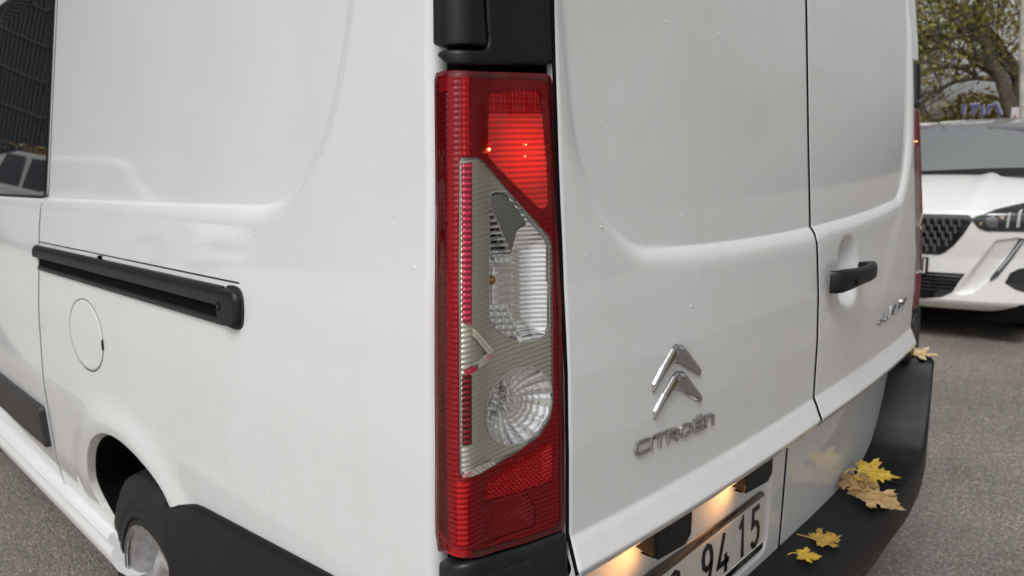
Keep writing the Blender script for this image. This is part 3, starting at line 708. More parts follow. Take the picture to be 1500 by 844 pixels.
for c_q in ([(715, 291), (719, 283), (726, 280.5), (740, 282), (752, 294), (772, 318), (770, 330), (757, 338), (752, 358), (749, 372), (742, 372), (728, 330), (716, 303)],):
    q = lpoly(c_q, -.011); lpatch('dark_rib_patch', q, .0015, -.0095, DKREF, turn, bev=.004, hfn=lambda a, b: .0011*np.abs(np.sin(math.pi*(b+a*.5)/.0042)), base=-.02, ang=0)  # darker ribbed patch over the upper left of the signal bowl
qs = []
for k in range(9):
    t = math.radians(-75+k*21); cx_, cy_ = 716+33*math.cos(t), 580+34*math.sin(t); qs.append([(cx_-5, cy_-4.5), (cx_+5, cy_-3.5), (cx_+4, cy_+5), (cx_-5, cy_+4)])
for k in range(5):
    t = math.radians(-60+k*26); cx_, cy_ = 712+17*math.cos(t), 583+22*math.sin(t); qs.append([(cx_-3, cy_-4), (cx_+3, cy_-3), (cx_+3, cy_+4), (cx_-3, cy_+3)])
facets(qs, -.0065, BRIGHTREF, lamp)
bw, bz_ = lamp_px(719, 411, -.008); ball(LP(bw+.002, bz_, -.010), .0062, AMBER, 'amber_bulb', turn)
ball(LP(rv_c-.004, rv_z, -.024), .008, CLEAR, 'bulb', lamp)
# lit brake / tail light
def litmat(name, c, s, wc, zc, fall):
    m = bpy.data.materials.new(name); m.use_nodes = True; n = m.node_tree.nodes; l = m.node_tree.links; b = n['Principled BSDF']
    b.inputs['Base Color'].default_value = (.5, .003, .006, 1); b.inputs['Roughness'].default_value = .2; b.inputs['Coat Weight'].default_value = 1
    g = n.new('ShaderNodeNewGeometry'); vs = n.new('ShaderNodeVectorMath'); vs.operation = 'DISTANCE'; vs.inputs[1].default_value = LP(wc, zc, -.02); l.new(g.outputs['Position'], vs.inputs[0])
    r = n.new('ShaderNodeMapRange'); r.inputs[1].default_value = .0; r.inputs[2].default_value = fall; r.inputs[3].default_value = s; r.inputs[4].default_value = s*.22; l.new(vs.outputs['Value'], r.inputs[0])
    t = n.new('ShaderNodeTexWave'); t.bands_direction = 'Z'; t.inputs['Scale'].default_value = 6.2832/20/RIB; t.inputs['Distortion'].default_value = .4; l.new(g.outputs['Position'], t.inputs[0])
    r2 = n.new('ShaderNodeMapRange'); r2.inputs[3].default_value = .38; r2.inputs[4].default_value = 1.15; l.new(t.outputs['Fac'], r2.inputs[0])
    mm = n.new('ShaderNodeMath'); mm.operation = 'MULTIPLY'; l.new(r.outputs[0], mm.inputs[0]); l.new(r2.outputs[0], mm.inputs[1]); l.new(mm.outputs[0], b.inputs['Emission Strength'])
    b.inputs['Emission Color'].default_value = (*c, 1); return m
bwc, bzc = lamp_px(768, 224, -.010)
LIT = litmat('lit_red_reflector', (1, .022, .010), 1.35, bwc, bzc, .052)
tail = sub('tail_light', lamp)
BRs = BR
lpatch('lit_reflector', BRs, (.0018, .00095), -.008, LIT, tail, hfn=lambda a, b: .0045+ribs(.0010)(a, b), base=-.004, ang=0)
lpatch('reflex_block', TB, (.0013, .0013), -.005, REDREF, tail, hfn=lambda a, b: .0013*np.abs(np.sin(math.pi*a/.0034))*np.abs(np.sin(math.pi*b/.0034)), base=-.002, ang=20)
FIL = mat('lit_filament', (1, .5, .2), .4, emit=(1, .30, .10), es=9)
for (u, v, r_) in ((718, 219, .0018), (772, 212, .0008), (771, 229, .0007)):
    a_, b_ = lamp_px(u, v, .001); ball(LP(a_, b_, -.0008), r_, FIL, 'bulb_glint' if r_ < .002 else 'bulb', tail, .8)
# moulded outline inside the lit window
pl = [LP(*lamp_px(u, v, -.003), -.004) for u, v in [(741, 171), (737, 185), (731, 200), (733, 215), (735, 235), (740, 250)]]
MB().tube(pl, .0006, 6).build('moulded_line', REDREF, tail)
fog = sub('fog_light', lamp)
lpatch('reflex_block', LA, (.0014, .0014), -.006, REDREF, fog, hfn=lambda a, b: .0020*np.abs(np.sin(math.pi*(a+b*.7)/.0062))*np.abs(np.sin(math.pi*(b-a*.5)/.0052))-.006*ss(0, .015, -sdf(a, b, np.asarray(LA))[0]), base=-.002, ang=20)
lpatch('lower_reflector', LB, (.0014, .0014), -.006, REDRIB, fog, hfn=lambda a, b: .0016*np.abs(np.sin(math.pi*(b-a*.45)/.0066))-.01*ss(.0, .03, -sdf(a, b, np.asarray(LB))[0]), base=-.002, ang=20)
q = lpoly([(690, 812), (655, 806), (652, 798), (664, 803), (689, 804)], -.002); lpatch('prism_facet', q, .0015, -.0005, REDREF, fog, base=-.004)
# ------------------------------------------------------------------ hinge covers and caps round the corner
corner = sub('corner_trim', van)
for z0_, z1_ in ((.80, .925), (1.505, 1.66)): lpatch('corner_backing', [(-.10, z0_), (.160, z0_), (.160, z1_), (-.10, z1_)], .01, -.024, DARK, corner, base=-.03)
cA = lpoly([(643, 64), (646, 70), (660, 68), (685, 66.5), (704, 68.5), (711, 66), (709, 40), (706, 2)], .0)
zA = 1.63
CA = [(Wm(1.58)+.003, zA)]+[(Wm(1.53)+.004, cA[0][1])]+cA[1:]+[(cA[-1][0], zA)]
lpatch('hinge_cover', rounded(CA, .003), .0022, .004, BLACKPL, corner, bev=.004, base=-.02)
cB = lpoly([(643, 77), (643.5, 84), (652, 91), (662, 94), (680, 96), (740, 95.5), (800, 95), (809, 93), (811, 84), (808.5, 40), (807, 2)], .0)
cB2 = lpoly([(711.5, 2), (713, 40), (714.5, 58), (713, 68), (708, 73.5), (690, 74), (665, 72.5), (648, 74.5)], .0)
CB = rounded(cB+[(cB[-1][0]+.001, zA), (cB2[0][0], zA)]+cB2, .0025)
lpatch('hinge_cover', CB, .0022, .004, BLACKPL, corner, bev=.005, base=-.02)
lpatch('pillar_top', [(Wm(1.6), 1.64), (float(door_left(1.64))-l_cx(1.64)-.006, 1.64), (float(door_left(1.8))-l_cx(1.8)-.004, 1.99), (Wm(1.6), 1.99)], .008, -.001, PAINT, corner, base=-.02)
# cap under the lamp
cC = lpoly([(641, 824), (668, 829), (692, 825), (730, 815), (770, 803), (815, 786), (830, 780), (833, 790)], .004)
CC = cC+[(cC[-1][0]+.002, .80), (Wm(.9)+.002, .80)]
lpatch('lamp_cap', rounded(CC, .004), .0025, .004, GREYPL, corner, bev=.006, base=-.02)
cD = lpoly([(700, 846), (740, 832), (777, 819.5), (781, 822), (784, 846)], .004)
lpatch('cap_panel', rounded([cD[0], cD[1], cD[2], cD[3], cD[4], (cD[4][0], .805), (cD[0][0], .805)], .003), .0022, .0065, GREYPL, corner, bev=.002, base=0)
# door gap strip (dark) between lamp and door
lg = [(door_left(z), z) for z in np.linspace(.8, 1.85, 20)]
gp = MB(); V = []
for x, z in lg:
    y = float(rear_y(x, z, False, False)); V += [(x-.0050, y+.0015, z), (x+.0012, y+.0005, z)]
gp.add(V, [(2*i, 2*i+1, 2*i+3, 2*i+2) for i in range(len(lg)-1)]).build('door_gap', DARK, van, False)
MB().box((.905, .075, .5), (.945, .10, 1.86)).build('seam_backing', DARK, van, False)
# the far corner: everything mirrored
def mirror_tree(o, parent):
    if o.type == 'MESH':
        m = o.data.copy(); n = len(m.vertices); c = np.empty(n*3, np.float32); m.vertices.foreach_get('co', c); c = c.reshape(-1, 3); c[:, 0] = VW-c[:, 0]; m.vertices.foreach_set('co', c.ravel()); m.flip_normals(); m.update()
        r = bpy.data.objects.new(o.name.split('.')[0], m)
    else: r = bpy.data.objects.new(o.name.split('.')[0], None)
    col.objects.link(r); r.parent = parent
    for ch in list(o.children): mirror_tree(ch, r)
    return r
lm2 = mirror_tree(lamp, van); lm2['label'] = 'far tail lamp, a thin red strip seen edge on'
ct2 = mirror_tree(corner, van)
# ------------------------------------------------------------------ bumper
def Trim(x):                         # height of the top surface by lateral position (right half), x measured at the rim
    return np.interp(x, [0, 1.30, 1.46, 1.54, 1.60, 1.65, 1.69, 1.72, 1.735, 1.75, 3], [.55, .55, .552, .562, .585, .63, .69, .75, .785, .80, .80])
def bumper():
    half = []
    for x in np.r_[np.linspace(VW/2, 1.25, 14), np.linspace(1.27, 1.72, 40)]:
        half.append((x, -.075-.010*math.exp(-((x-1.33)/.18)**2)+.030*max(0, (x-1.45)/.27)**2, 0))
    for t in np.linspace(0, 1, 16)[1:]:
        g = t*math.pi/2; half.append((1.72+.145*math.sin(g), -.045+.165*(1-math.cos(g)), 1))
    for y in np.linspace(.16, .99, 22): half.append((1.865-.0*y, y, 2))
    S = []
    for x, y, k in half:
        if k == 0: n = (0., 1.); xi, yi = x, max(float(rear_y(min(x, 1.69), .545, False, False))+.004, .0)+.01
        elif k == 1:
            t = math.atan2((x-1.72)/.145, 1-(y+.045)/.165); n = (-math.sin(t), math.cos(t)); xi, yi = x+n[0]*.10, y+n[1]*.10
        else: n = (-1., 0.); xi, yi = x-.05, y
        S.append((x, y, xi, yi, n, k))
    rows = []
    for x, y, xi, yi, n, k in S:
        zr_ = float(Trim(x)) if k < 2 else float(np.interp(y, [.16, .33, .82, .97], [.80, .796, .753, .705]))
        zin = lambda t: (float(Trim(x+.055*t)) if k == 0 else zr_+.004*t)
        L_ = math.hypot(xi-x, yi-y); ux, uy = (xi-x)/L_, (yi-y)/L_
        r = []
        for t in (1, .8, .6, .4, .22, .10): r.append((x+ux*(.010+(L_-.010)*t), y+uy*(.010+(L_-.010)*t), zin(t)))
        ch = .018 if k == 2 else .007
        r.append((x+ux*.009, y+uy*.009, zr_)); r.append((x+ux*.004, y+uy*.004, zr_-.0015 if k < 2 else zr_-.006)); r.append((x+ux*.001, y+uy*.001, zr_-.005 if k < 2 else zr_-.018)); r.append((x, y, zr_-.012 if k < 2 else zr_-.03))
        for z, e in ((.50, .0), (.46, .004), (.44, .010), (.42, .02), (.38, .045), (.33, .06)):
            zz = z if k == 0 else z
            e2 = e*(1 if k == 0 else 1.5); tp = (zr_-zz)*.10 if k else (max(zr_-.55, 0))*.0
            r.append((x+n[0]*(e2+ (tp if k == 1 else 0)), y+n[1]*(e2+(tp if k == 1 else 0)), zz))
        rows.append(r)
    R_ = np.array(rows); Lh = R_[1:][::-1].copy(); Lh[..., 0] = VW-Lh[..., 0]
    A_ = np.concatenate([Lh, R_], 0); n0, n1 = A_.shape[:2]
    F = [tuple(f) for f in grid_faces(n0, n1, flip=True)]; F.append(tuple(range(n1))); F.append(tuple((n0-1)*n1+k for k in range(n1))[::-1])
    return mesh('rear_bumper', A_.reshape(-1, 3), F, BUMP, van, True, 50)
BUMP = mat('bumper_plastic', (.0065, .0065, .007), .5, 0, 0, .3, var=.3, vscale=9, bump=.00010, bscale=600)
bmp = bumper()
# step tread joints
MB().box((1.395, -.066, .549), (1.398, .03, .5535)).build('step_joint', DARK, bmp, False)
bt = MB()
for k in range(9): bt.box((.30+k*.03, -.04, .549), (.305+k*.03, .02, .5518))
bt.build('step_rib', BUMP, bmp, False, kind='stuff')
# flat dark strips in the door gaps, standing in for the shade there
def gapline(name, pts, mp, wdt, h, m, parent):
    V = []; 
    for i, (a, b) in enumerate(pts): V += [mp(a-wdt, b, h), mp(a+wdt, b, h)]
    return mesh(name, V, [(2*i, 2*i+1, 2*i+3, 2*i+2) for i in range(len(pts)-1)], m, parent, True, 0)
zz = zrows(.50, 1.9, FINE, .02)
gapline('centre_gap_shade', [(.925, z) for z in zz], lambda a, b, h: (a, float(rear_y(.925, b, True, False))-h, b), .0045, -.0004, DARK, van)
gapline('slide_gap_shade', [(float(seam_y(z)), z) for z in np.linspace(.43, 1.9, 90)], map_side, .0036, .0003, DARK, van)
# ------------------------------------------------------------------ strokes: letters and digits
def strokes(paths, ox, oz, ux, uz, sc, slant, hw, th, mp, flat=False):
    """paths in letter units; (ux,uz) unit vector of the baseline in surface coordinates"""
    MBx = MB()
    for P in paths:
        Q = []
        for a, b in P: a = a+slant*b; Q.append((ox+sc*(a*ux-b*uz*0)+0, oz+sc*(a*uz+b)))
        Q = np.array(Q); closed = np.allclose(Q[0], Q[-1]); n = len(Q)
        prof = [(-1, 0), (-.92, .7), (-.6, 1), (.6, 1), (.92, .7), (1, 0)] if not flat else [(-1, 0), (-.95, .9), (-.85, 1), (.85, 1), (.95, .9), (1, 0)]
        V = []
        for i in range(n):
            if closed: t0 = Q[i]-Q[i-1 if i > 0 else n-2]; t1 = Q[(i+1) if i < n-1 else 1]-Q[i]
            else: t0 = Q[i]-Q[max(i-1, 0)]; t1 = Q[min(i+1, n-1)]-Q[i]
            if np.hypot(*t0) < 1e-9: t0 = t1
            if np.hypot(*t1) < 1e-9: t1 = t0
            t0 = t0/np.hypot(*t0); t1 = t1/np.hypot(*t1); nn = np.array((-(t0+t1)[1], (t0+t1)[0])); nn /= max(np.hypot(*nn), 1e-6); m = 1/max(.55, abs(nn@np.array((-t0[1], t0[0]))))
            for s, h in prof: V.append(mp(Q[i, 0]+nn[0]*s*hw*m, Q[i, 1]+nn[1]*s*hw*m, th*h))
        k = len(prof); F = [tuple(f) for f in grid_faces(n, k)]
        if not closed: F += [tuple(range(k))[::-1], tuple((n-1)*k+j for j in range(k))]
        MBx.add(V, F)
    return MBx
def arc(cx, cy, rx, ry, a0, a1, n=10): return [(cx+rx*math.cos(math.radians(a)), cy+ry*math.sin(math.radians(a))) for a in np.linspace(a0, a1, n)]
G = {
 'C': ([[(.78, .92), (.30, .92), (.10, .80), (.04, .5), (.10, .2), (.30, .08), (.78, .08)]], .88),
 'I': ([[(.12, .0), (.12, 1)]], .30),
 'T': ([[(.0, .92), (.80, .92)], [(.40, .92), (.40, 0)]], .86),
 'R': ([[(.1, 0), (.1, .92), (.60, .92), (.74, .82), (.74, .58), (.60, .46), (.1, .46)], [(.45, .46), (.78, 0)]], .92),
 'O': ([[(.45, .93), (.16, .84), (.04, .5), (.16, .16), (.45, .07), (.74, .16), (.86, .5), (.74, .84), (.45, .93)]], 1.0),
 'E': ([[(.76, .92), (.1, .92), (.1, .08), (.76, .08)], [(.1, .5), (.66, .5)], [(.28, 1.22), (.30, 1.22)], [(.56, 1.22), (.58, 1.22)]], .86),
 'N': ([[(.1, 0), (.1, .92), (.54, .92), (.70, .80), (.70, 0)]], .84),
 'J': ([[(.6, 1), (.6, .25), (.45, .08), (.15, .08)]], .78),
 'U': ([[(.1, 1), (.1, .2), (.22, .08), (.58, .08), (.7, .2), (.7, 1)]], .9),
 'M': ([[(.08, 0), (.14, .92), (.5, .3), (.86, .92), (.92, 0)]], 1.08),
 'P': ([[(.1, 0), (.1, .92), (.62, .92), (.74, .8), (.74, .56), (.62, .44), (.1, .44)]], .86),
 'Y': ([[(.0, 1), (.4, .5), (.8, 1)], [(.4, .5), (.4, 0)]], .86)}
def word(text, p0, p1, hgt, slant, hw, th, mp, m, parent, name='badge_letter'):
    W_ = sum(G[c][1] for c in text); dx, dz = p1[0]-p0[0], p1[1]-p0[1]; sc = hgt; kx = dx/(W_*sc); x = 0
    for c in text:
        ox, oz = p0[0]+x*sc*kx, p0[1]+dz*(x/W_)
        P = [[(a*kx, b) for a, b in q] for q in G[c][0]]
        strokes(P, ox, oz, 1, dz/dx, sc, slant, hw, th, mp).build(name, m, parent, ang=35); x += G[c][1]
bl, br = rear_hit(929, 668.5), rear_hit(1045, 621); tp = rear_hit(931, 647)
word('CITROEN', bl, br, (tp[1]-bl[1])*.93, .0, .0034, .0038, map_rear, CHROME, door_l)
jl, jr = rear_hit(1283, 477), rear_hit(1324, 452); jt = rear_hit(1293, 456); jb = rear_hit(1293, 471)
word('JUMPY', jl, jr, (jt[1]-jb[1]), .35, .0028, .004, map_rear, CHROME2, door_r)
# chevrons
def chev(du, dv, k):
    T = [(955.2, 576), (955, 563), (968, 537), (983, 510), (989, 503.5), (998, 504), (1006, 513), (1025, 539), (1023.5, 550.5), (1008, 542), (996, 534), (987, 531.5), (979, 538), (968, 554)]
    P = [rear_hit(u+du, v+dv) for u, v in T]; ap = rear_hit(990+du, 517+dv)
    def hf(a, b):
        d = -sdf(a, b, np.array(P))[0]; return .0085*np.sqrt(np.clip(d/.010, 0, 1))
    return patch('badge_chevron', np.array(P), (.0012, .0012), map_rear, .0005, CHROME, door_l, hfn=hf, base=-.002, ang=0)
chev(0, 0, 0); chev(1.5, 39.5, 1)
# ------------------------------------------------------------------ door handle
hp = [(.962, 1.140, .004, .023, .008), (.966, 1.140, .014, .0235, .010), (.985, 1.140, .020, .0235, .012), (1.01, 1.141, .025, .022, .012), (1.035, 1.142, .030, .0195, .011), (1.06, 1.143, .034, .018, .010), (1.09, 1.144, .037, .0175, .010), (1.115, 1.146, .036, .0175, .010), (1.133, 1.147, .030, .017, .010), (1.141, 1.148, .018, .014, .009), (1.141, 1.149, .000, .010, .008)]
V = []; nS = 20
yb_ = float(rear_y(1.10, 1.02))
for i, (x, z, h, rz, rh) in enumerate(hp):
    a = np.array(hp[min(i+1, len(hp)-1)][:3]); b = np.array(hp[max(i-1, 0)][:3]); t = a-b; t = np.array((t[0], t[2])); t = t/np.hypot(*t); nx, nh = -t[1], t[0]
    for k in range(nS):
        g = 2*math.pi*k/nS; c, s = math.cos(g), math.sin(g); q = (abs(c)**3+abs(s)**3)**(-1/3); o = s*q*rh
        V.append((x+nx*o, yb_-(h+nh*o)-.002, z+c*q*rz))
F = [tuple(f) for f in grid_faces(len(hp), nS)]+[(i*nS+nS-1, i*nS, (i+1)*nS, (i+1)*nS+nS-1)[::-1] for i in range(len(hp)-1)]
F.append(tuple(range(nS))); hnd = mesh('door_handle', V, F, GREYPL, door_r, True, 60)
MB().lathe([(yb_-.0405, 0.0), (yb_-.0405, .0065), (yb_-.034, .0075)], 20, 'y', (1.015, 0, 1.137)).build('keyhole', DARK, hnd)
# ------------------------------------------------------------------ number plate
PLB = mat('plate_white', (.62, .60, .56), .45, 0, .3, .4, var=.05, vscale=30)
FRM = mat('plate_frame_plastic', (.035, .022, .017), .15, .3, 1, .8, var=.2, vscale=20)
INK = mat('plate_black', (.006, .006, .006), .35)
PYF = float(rear_y(.6, .66))
def map_plate(a, b, h): return (a, PYF-.002-h, b)
def plate_hit(u, v, h=.012): p = hity(u, v, PYF-.002-h); return p[0], p[2]
np_ = sub('number_plate', van)
pr, pt = plate_hit(1122, 750)[0], plate_hit(1118, 722)[1]; pbm = plate_hit(1100, 836)[1]
pb = pt-.128; pl_ = pr-.535
HOLD = rounded([(pl_, pb), (pr, pb), (pr, pt), (pl_, pt)], .014)
patch('plate_holder', HOLD, .006, map_plate, .011, FRM, np_, bev=.005, base=-.004)
PIN = rounded([(pl_+.009, pb+.018), (pr-.007, pb+.018), (pr-.007, pt-.008), (pl_+.009, pt-.008)], .010)
plate = patch('plate_panel', PIN, .005, map_plate, .0135, PLB, np_, bev=.0015, base=.01)
rimP = [(a, b) for a, b in PIN]
patch('plate_rim', PIN, .0016, map_plate, .0145, PLB, np_, holes=[inset(PIN, .0032)], base=.013, bev=.0008)
patch('holder_lip', rounded([(pl_+.01, pb+.003), (pr-.012, pb+.003), (pr-.012, pb+.017), (pl_+.01, pb+.017)], .003), .005, map_plate, .0125, INK, np_, base=.01)
DG = {
 '9': [[(.72, .60), (.60, .48), (.38, .45), (.18, .55), (.12, .74), (.20, .92), (.42, 1.0), (.64, .92), (.74, .72), (.72, .5), (.62, .26), (.42, .0)]],
 '4': [[(.50, 1.0), (.08, .26), (.88, .26)], [(.64, .46), (.64, .0)]],
 '1': [[(.22, .78), (.48, .98), (.48, .0)]],
 '5': [[(.74, .97), (.24, .97), (.18, .56), (.38, .62), (.60, .56), (.72, .38), (.68, .16), (.48, .02), (.26, .03), (.12, .16)]],
 '2': [[(.14, .78), (.22, .94), (.44, 1.0), (.66, .92), (.72, .74), (.62, .54), (.14, .02), (.78, .02)]]}
pz0, pz1 = pb+.027, pt-.018; hgt = pz1-pz0
for ch, u in (('9', 1037), ('4', 1060), ('1', 1087.5), ('5', 1107)):
    cx_ = plate_hit(u, {'9': 822, '4': 808, '1': 788, '5': 773}[ch], .0145)[0]
    P = [[((a-.45)*.62, b) for a, b in q] for q in DG[ch]]
    strokes(P, cx_, pz0, 1, 0, hgt, 0, .0056, .0014, lambda a, b, h: map_plate(a, b, .0136+h), True).build('plate_digit', INK, np_, ang=35)
x9 = plate_hit(1037, 822)[0]
for k, ch in enumerate(('2',)):
    P = [[((a-.45)*.62, b) for a, b in q] for q in DG[ch]]
    strokes(P, x9-.118, pz0, 1, 0, hgt, 0, .0046, .0014, lambda a, b, h: map_plate(a, b, .0136+h), True).build('plate_digit', INK, np_, ang=35)
GRYT = mat('faded_print', (.22, .22, .22), .5)
tb = MB(); rr_ = random.Random(4); x = pr-.13
while x < pr-.05:
    wd = rr_.uniform(.002, .004); h_ = rr_.choice((.005, .006, .006))
    if rr_.random() > .18: tb.add(*[[map_plate(a, b, .0128) for a, b in ((x, pb+.007), (x+wd*.5, pb+.007), (x+wd*.5, pb+.007+h_), (x, pb+.007+h_))], [(0, 1, 2, 3)]]); tb.add(*[[map_plate(a, b, .0128) for a, b in ((x, pb+.006+h_), (x+wd, pb+.006+h_), (x+wd, pb+.0075+h_), (x, pb+.0075+h_))], [(0, 1, 2, 3)]])
    x += wd+.0016
tb.build('holder_print', GRYT, np_, False, kind='stuff')
# plate lamps
WARM = mat('lit_plate_bulb', (1, .6, .2), .4, emit=(1, .52, .16), es=3)
for x0, x1 in ((.687, .802), (.383, .491)):
    L_ = sub('plate_lamp', van)
    yp = float(rear_y((x0+x1)/2, .79)); m = MB()
    A_ = [(x0+.004, yp+.004, .778), (x0, yp+.004, .842), (x0, .014, .842), (x0+.006, .010, .768)]
    B_ = [(x1-.010, yp+.004, .760), (x1, yp+.004, .842), (x1, .006, .842), (x1-.004, .006, .776)]
    m.add([A_[0], A_[1], A_[2], A_[3], B_[0], B_[1], B_[2], B_[3], (x1-.022, .007, .7625)], [(0, 1, 2, 3), (3, 2, 6, 7, 8), (4, 7, 6, 5), (0, 3, 8, 4), (4, 8, 7), (1, 5, 6, 2)])
    hsg = m.build('lamp_housing', BLACKPL, L_, True, 30)
    bv = hsg.modifiers.new('bevel', 'BEVEL'); bv.width = .004; bv.segments = 3; bv.limit_method = 'ANGLE'
    MB().add([(x0+.012, yp-.004, .7655), (x0+.035, yp-.004, .7635), (x0+.035, .022, .7635), (x0+.012, .022, .7655)], [(0, 1, 2, 3)]).build('lamp_glass', BLACKPL, L_, False)
    la = bpy.data.lights.new('plate_light', 'AREA'); la.shape = 'RECTANGLE'; la.size = .07; la.size_y = .03; la.energy = .085; la.color = (1, .46, .14)
    lo_ = bpy.data.objects.new('plate_light', la); col.objects.link(lo_); lo_.parent = L_; lo_.location = (x0-.016, yp-.042, .768)
    lo_.rotation_euler = Vector((.45, -.85, -.10)).to_track_quat('Z', 'Y').to_euler()
# ------------------------------------------------------------------ drops and grit on the paint
dr = MB(); rnd = random.Random(3)
def drop(mp, a, b, r):
    V = [mp(a, b, r*.55)]; F = []; n = 7
    for ring, (k, h) in enumerate(((.6, .42), (1, 0))):
        for i in range(n): g = 2*math.pi*i/n; V.append(mp(a+r*k*math.cos(g), b+r*k*math.sin(g)*1.15, r*h))
    for i in range(n): j = (i+1) % n; F += [(0, 1+i, 1+j), (1+i, 1+n+i, 1+n+j, 1+j)]
    dr.add(V, F)
for _ in range(170):
    u, v = rnd.uniform(70, 620), rnd.uniform(20, 800)
    if rnd.random() < .55: u, v = rnd.uniform(90, 420), rnd.uniform(450, 720)
    y, z = side_hit(u, v)
    if sdf(np.array([y]), np.array([z]), ARCHPOLY)[0][0] < .02 or 1.12 < z < 1.225 or z < .75 and y < 1.05: continue
    drop(map_side, y, z, rnd.uniform(.0007, .0015)*(1 if rnd.random() < .85 else 1.5))
for _ in range(90):
    u, v = rnd.uniform(840, 1320), rnd.uniform(10, 740)
    x, z = rear_hit(u, v)
    if not (.19 < x < 1.66) or z < .86 or abs(x-.925) < .02 or (.96 < x < 1.26 and 1.05 < z < 1.2): continue
    drop(map_rear, x, z, rnd.uniform(.0007, .0015)*(1 if rnd.random() < .85 else 1.5))
WATER = mat('water_drop', (.72, .73, .73), .06, 0, 1, .8)
dr.build('water_drops', WATER, van, True, 80, kind='stuff')
# mud specks near the arch
md = MB()
for _ in range(70):
    k = rnd.randrange(2, 40); y, z = ARCHS[k]; h = rnd.uniform(.005, .03); x = float(side_x(y, z))+h; r = rnd.uniform(.0008, .003)
    md.add([(x+rnd.uniform(-r, r), y-.004-.0004-h*.25, z+rnd.uniform(-r, r)) for _ in range(4)], [(0, 1, 2, 3)])
md.build('mud_specks', DIRTY, van, False, kind='stuff')
# ------------------------------------------------------------------ leaves on the bumper
HALF = [(0, 0), (.10, -.03), (.33, -.13), (.31, -.02), (.46, .0), (.38, .09), (.43, .17), (.29, .19), (.40, .27), (.54, .33), (.64, .50), (.50, .47), (.50, .58), (.38, .51), (.22, .42), (.25, .56), (.34, .64), (.22, .68), (.19, .82), (.10, .80), (0, 1.04)]
LEAFP = HALF+[(-x, y) for x, y in HALF[-2:0:-1]]
def leafmat(name, c1, c2, c3, sc=9):
    m = bpy.data.materials.new(name); m.use_nodes = True; n = m.node_tree.nodes; l = m.node_tree.links; b = n['Principled BSDF']
    t = n.new('ShaderNodeTexCoord'); z = n.new('ShaderNodeTexNoise'); z.inputs['Scale'].default_value = sc*6; z.inputs['Detail'].default_value = 6; z.inputs['Roughness'].default_value = .7; l.new(t.outputs['Object'], z.inputs[0])
    r = n.new('ShaderNodeValToRGB'); e = r.color_ramp.elements; e[0].position = .35; e[0].color = (*c1, 1); e[1].position = .6; e[1].color = (*c2, 1); q = r.color_ramp.elements.new(.72); q.color = (*c3, 1)
    l.new(z.outputs[0], r.inputs[0]); l.new(r.outputs[0], b.inputs['Base Color']); b.inputs['Roughness'].default_value = .55
    bp = n.new('ShaderNodeBump'); bp.inputs['Distance'].default_value = .001; l.new(z.outputs[0], bp.inputs['Height']); l.new(bp.outputs[0], b.inputs['Normal']); return m
def leaf(label, loc, size, rz, tilt, m, vm, curl=.12, seed=1, stem=.45, group='fallen maple leaves on the bumper', sbend=.3):
    e = thing('maple_leaf', label, 'leaf', loc, 0, group); rd = random.Random(seed); ph = [rd.uniform(0, 6) for _ in range(4)]
    e.rotation_euler = (tilt[0], tilt[1], rz)
    def hz(a, b): return .7*curl*size*(.35*(a/size)**2*3+.25*np.sin(a/size*7+ph[0])*np.sin(b/size*6+ph[1])+.12*np.sin(a/size*17+ph[2]+b/size*9)+.4*((b/size-.4)**2))
    P = [(x*size*rd.uniform(.93, 1.07), y*size*rd.uniform(.95, 1.05)) for x, y in LEAFP]
    V, F = patch_mesh(P, size*.022, lambda a, b, h: (a, b, h), lambda a, b, d: hz(a, b), 0, False)
    n = len(V); V2 = V+[(a, b, c-.0008) for a, b, c in V]; F2 = F+[tuple(i+n for i in f)[::-1] for f in F]
    mesh('blade', V2, F2, m, e, True, 0)
    vv = MB()
    for tx, ty in ((0, .95), (.52, .45), (-.52, .45), (.34, -.02), (-.34, -.02), (.20, .62), (-.2, .62)):
        q = [(tx*size*t, ty*size*t) for t in np.linspace(.0 if ty < .6 or ty > .9 else .45, 1, 8)]
        vv.tube([(a, b, float(hz(a, b))+.0004) for a, b in q], [.0011*size/.1*(1-.8*t) for t in np.linspace(0, 1, 8)], 5)
    vv.build('vein', vm, e)
    q = [(sbend*size*t*t, -stem*size*t, float(hz(0, 0))+.12*size*math.sin(t*2.2)) for t in np.linspace(0, 1, 8)]
    MB().tube(q, [.0013*size/.1+.0003]*8, 6).build('stem', vm, e)
    return e
YEL = leafmat('yellow_leaf', (.30, .19, .025), (.50, .33, .03), (.38, .27, .05)); OCH = leafmat('ochre_leaf', (.20, .12, .02), (.40, .26, .04), (.32, .22, .05)); TAN = leafmat('tan_dry_leaf', (.22, .13, .055), (.38, .26, .12), (.46, .34, .18))
BRN = leafmat('brown_dry_leaf', (.15, .08, .03), (.28, .17, .065), (.38, .25, .11)); PALE = leafmat('pale_dry_leaf', (.48, .34, .18), (.62, .47, .28), (.66, .52, .34))
VEI = mat('leaf_vein', (.42, .27, .10), .6); VEY = mat('pale_vein', (.62, .46, .10), .6)
ZS = .553
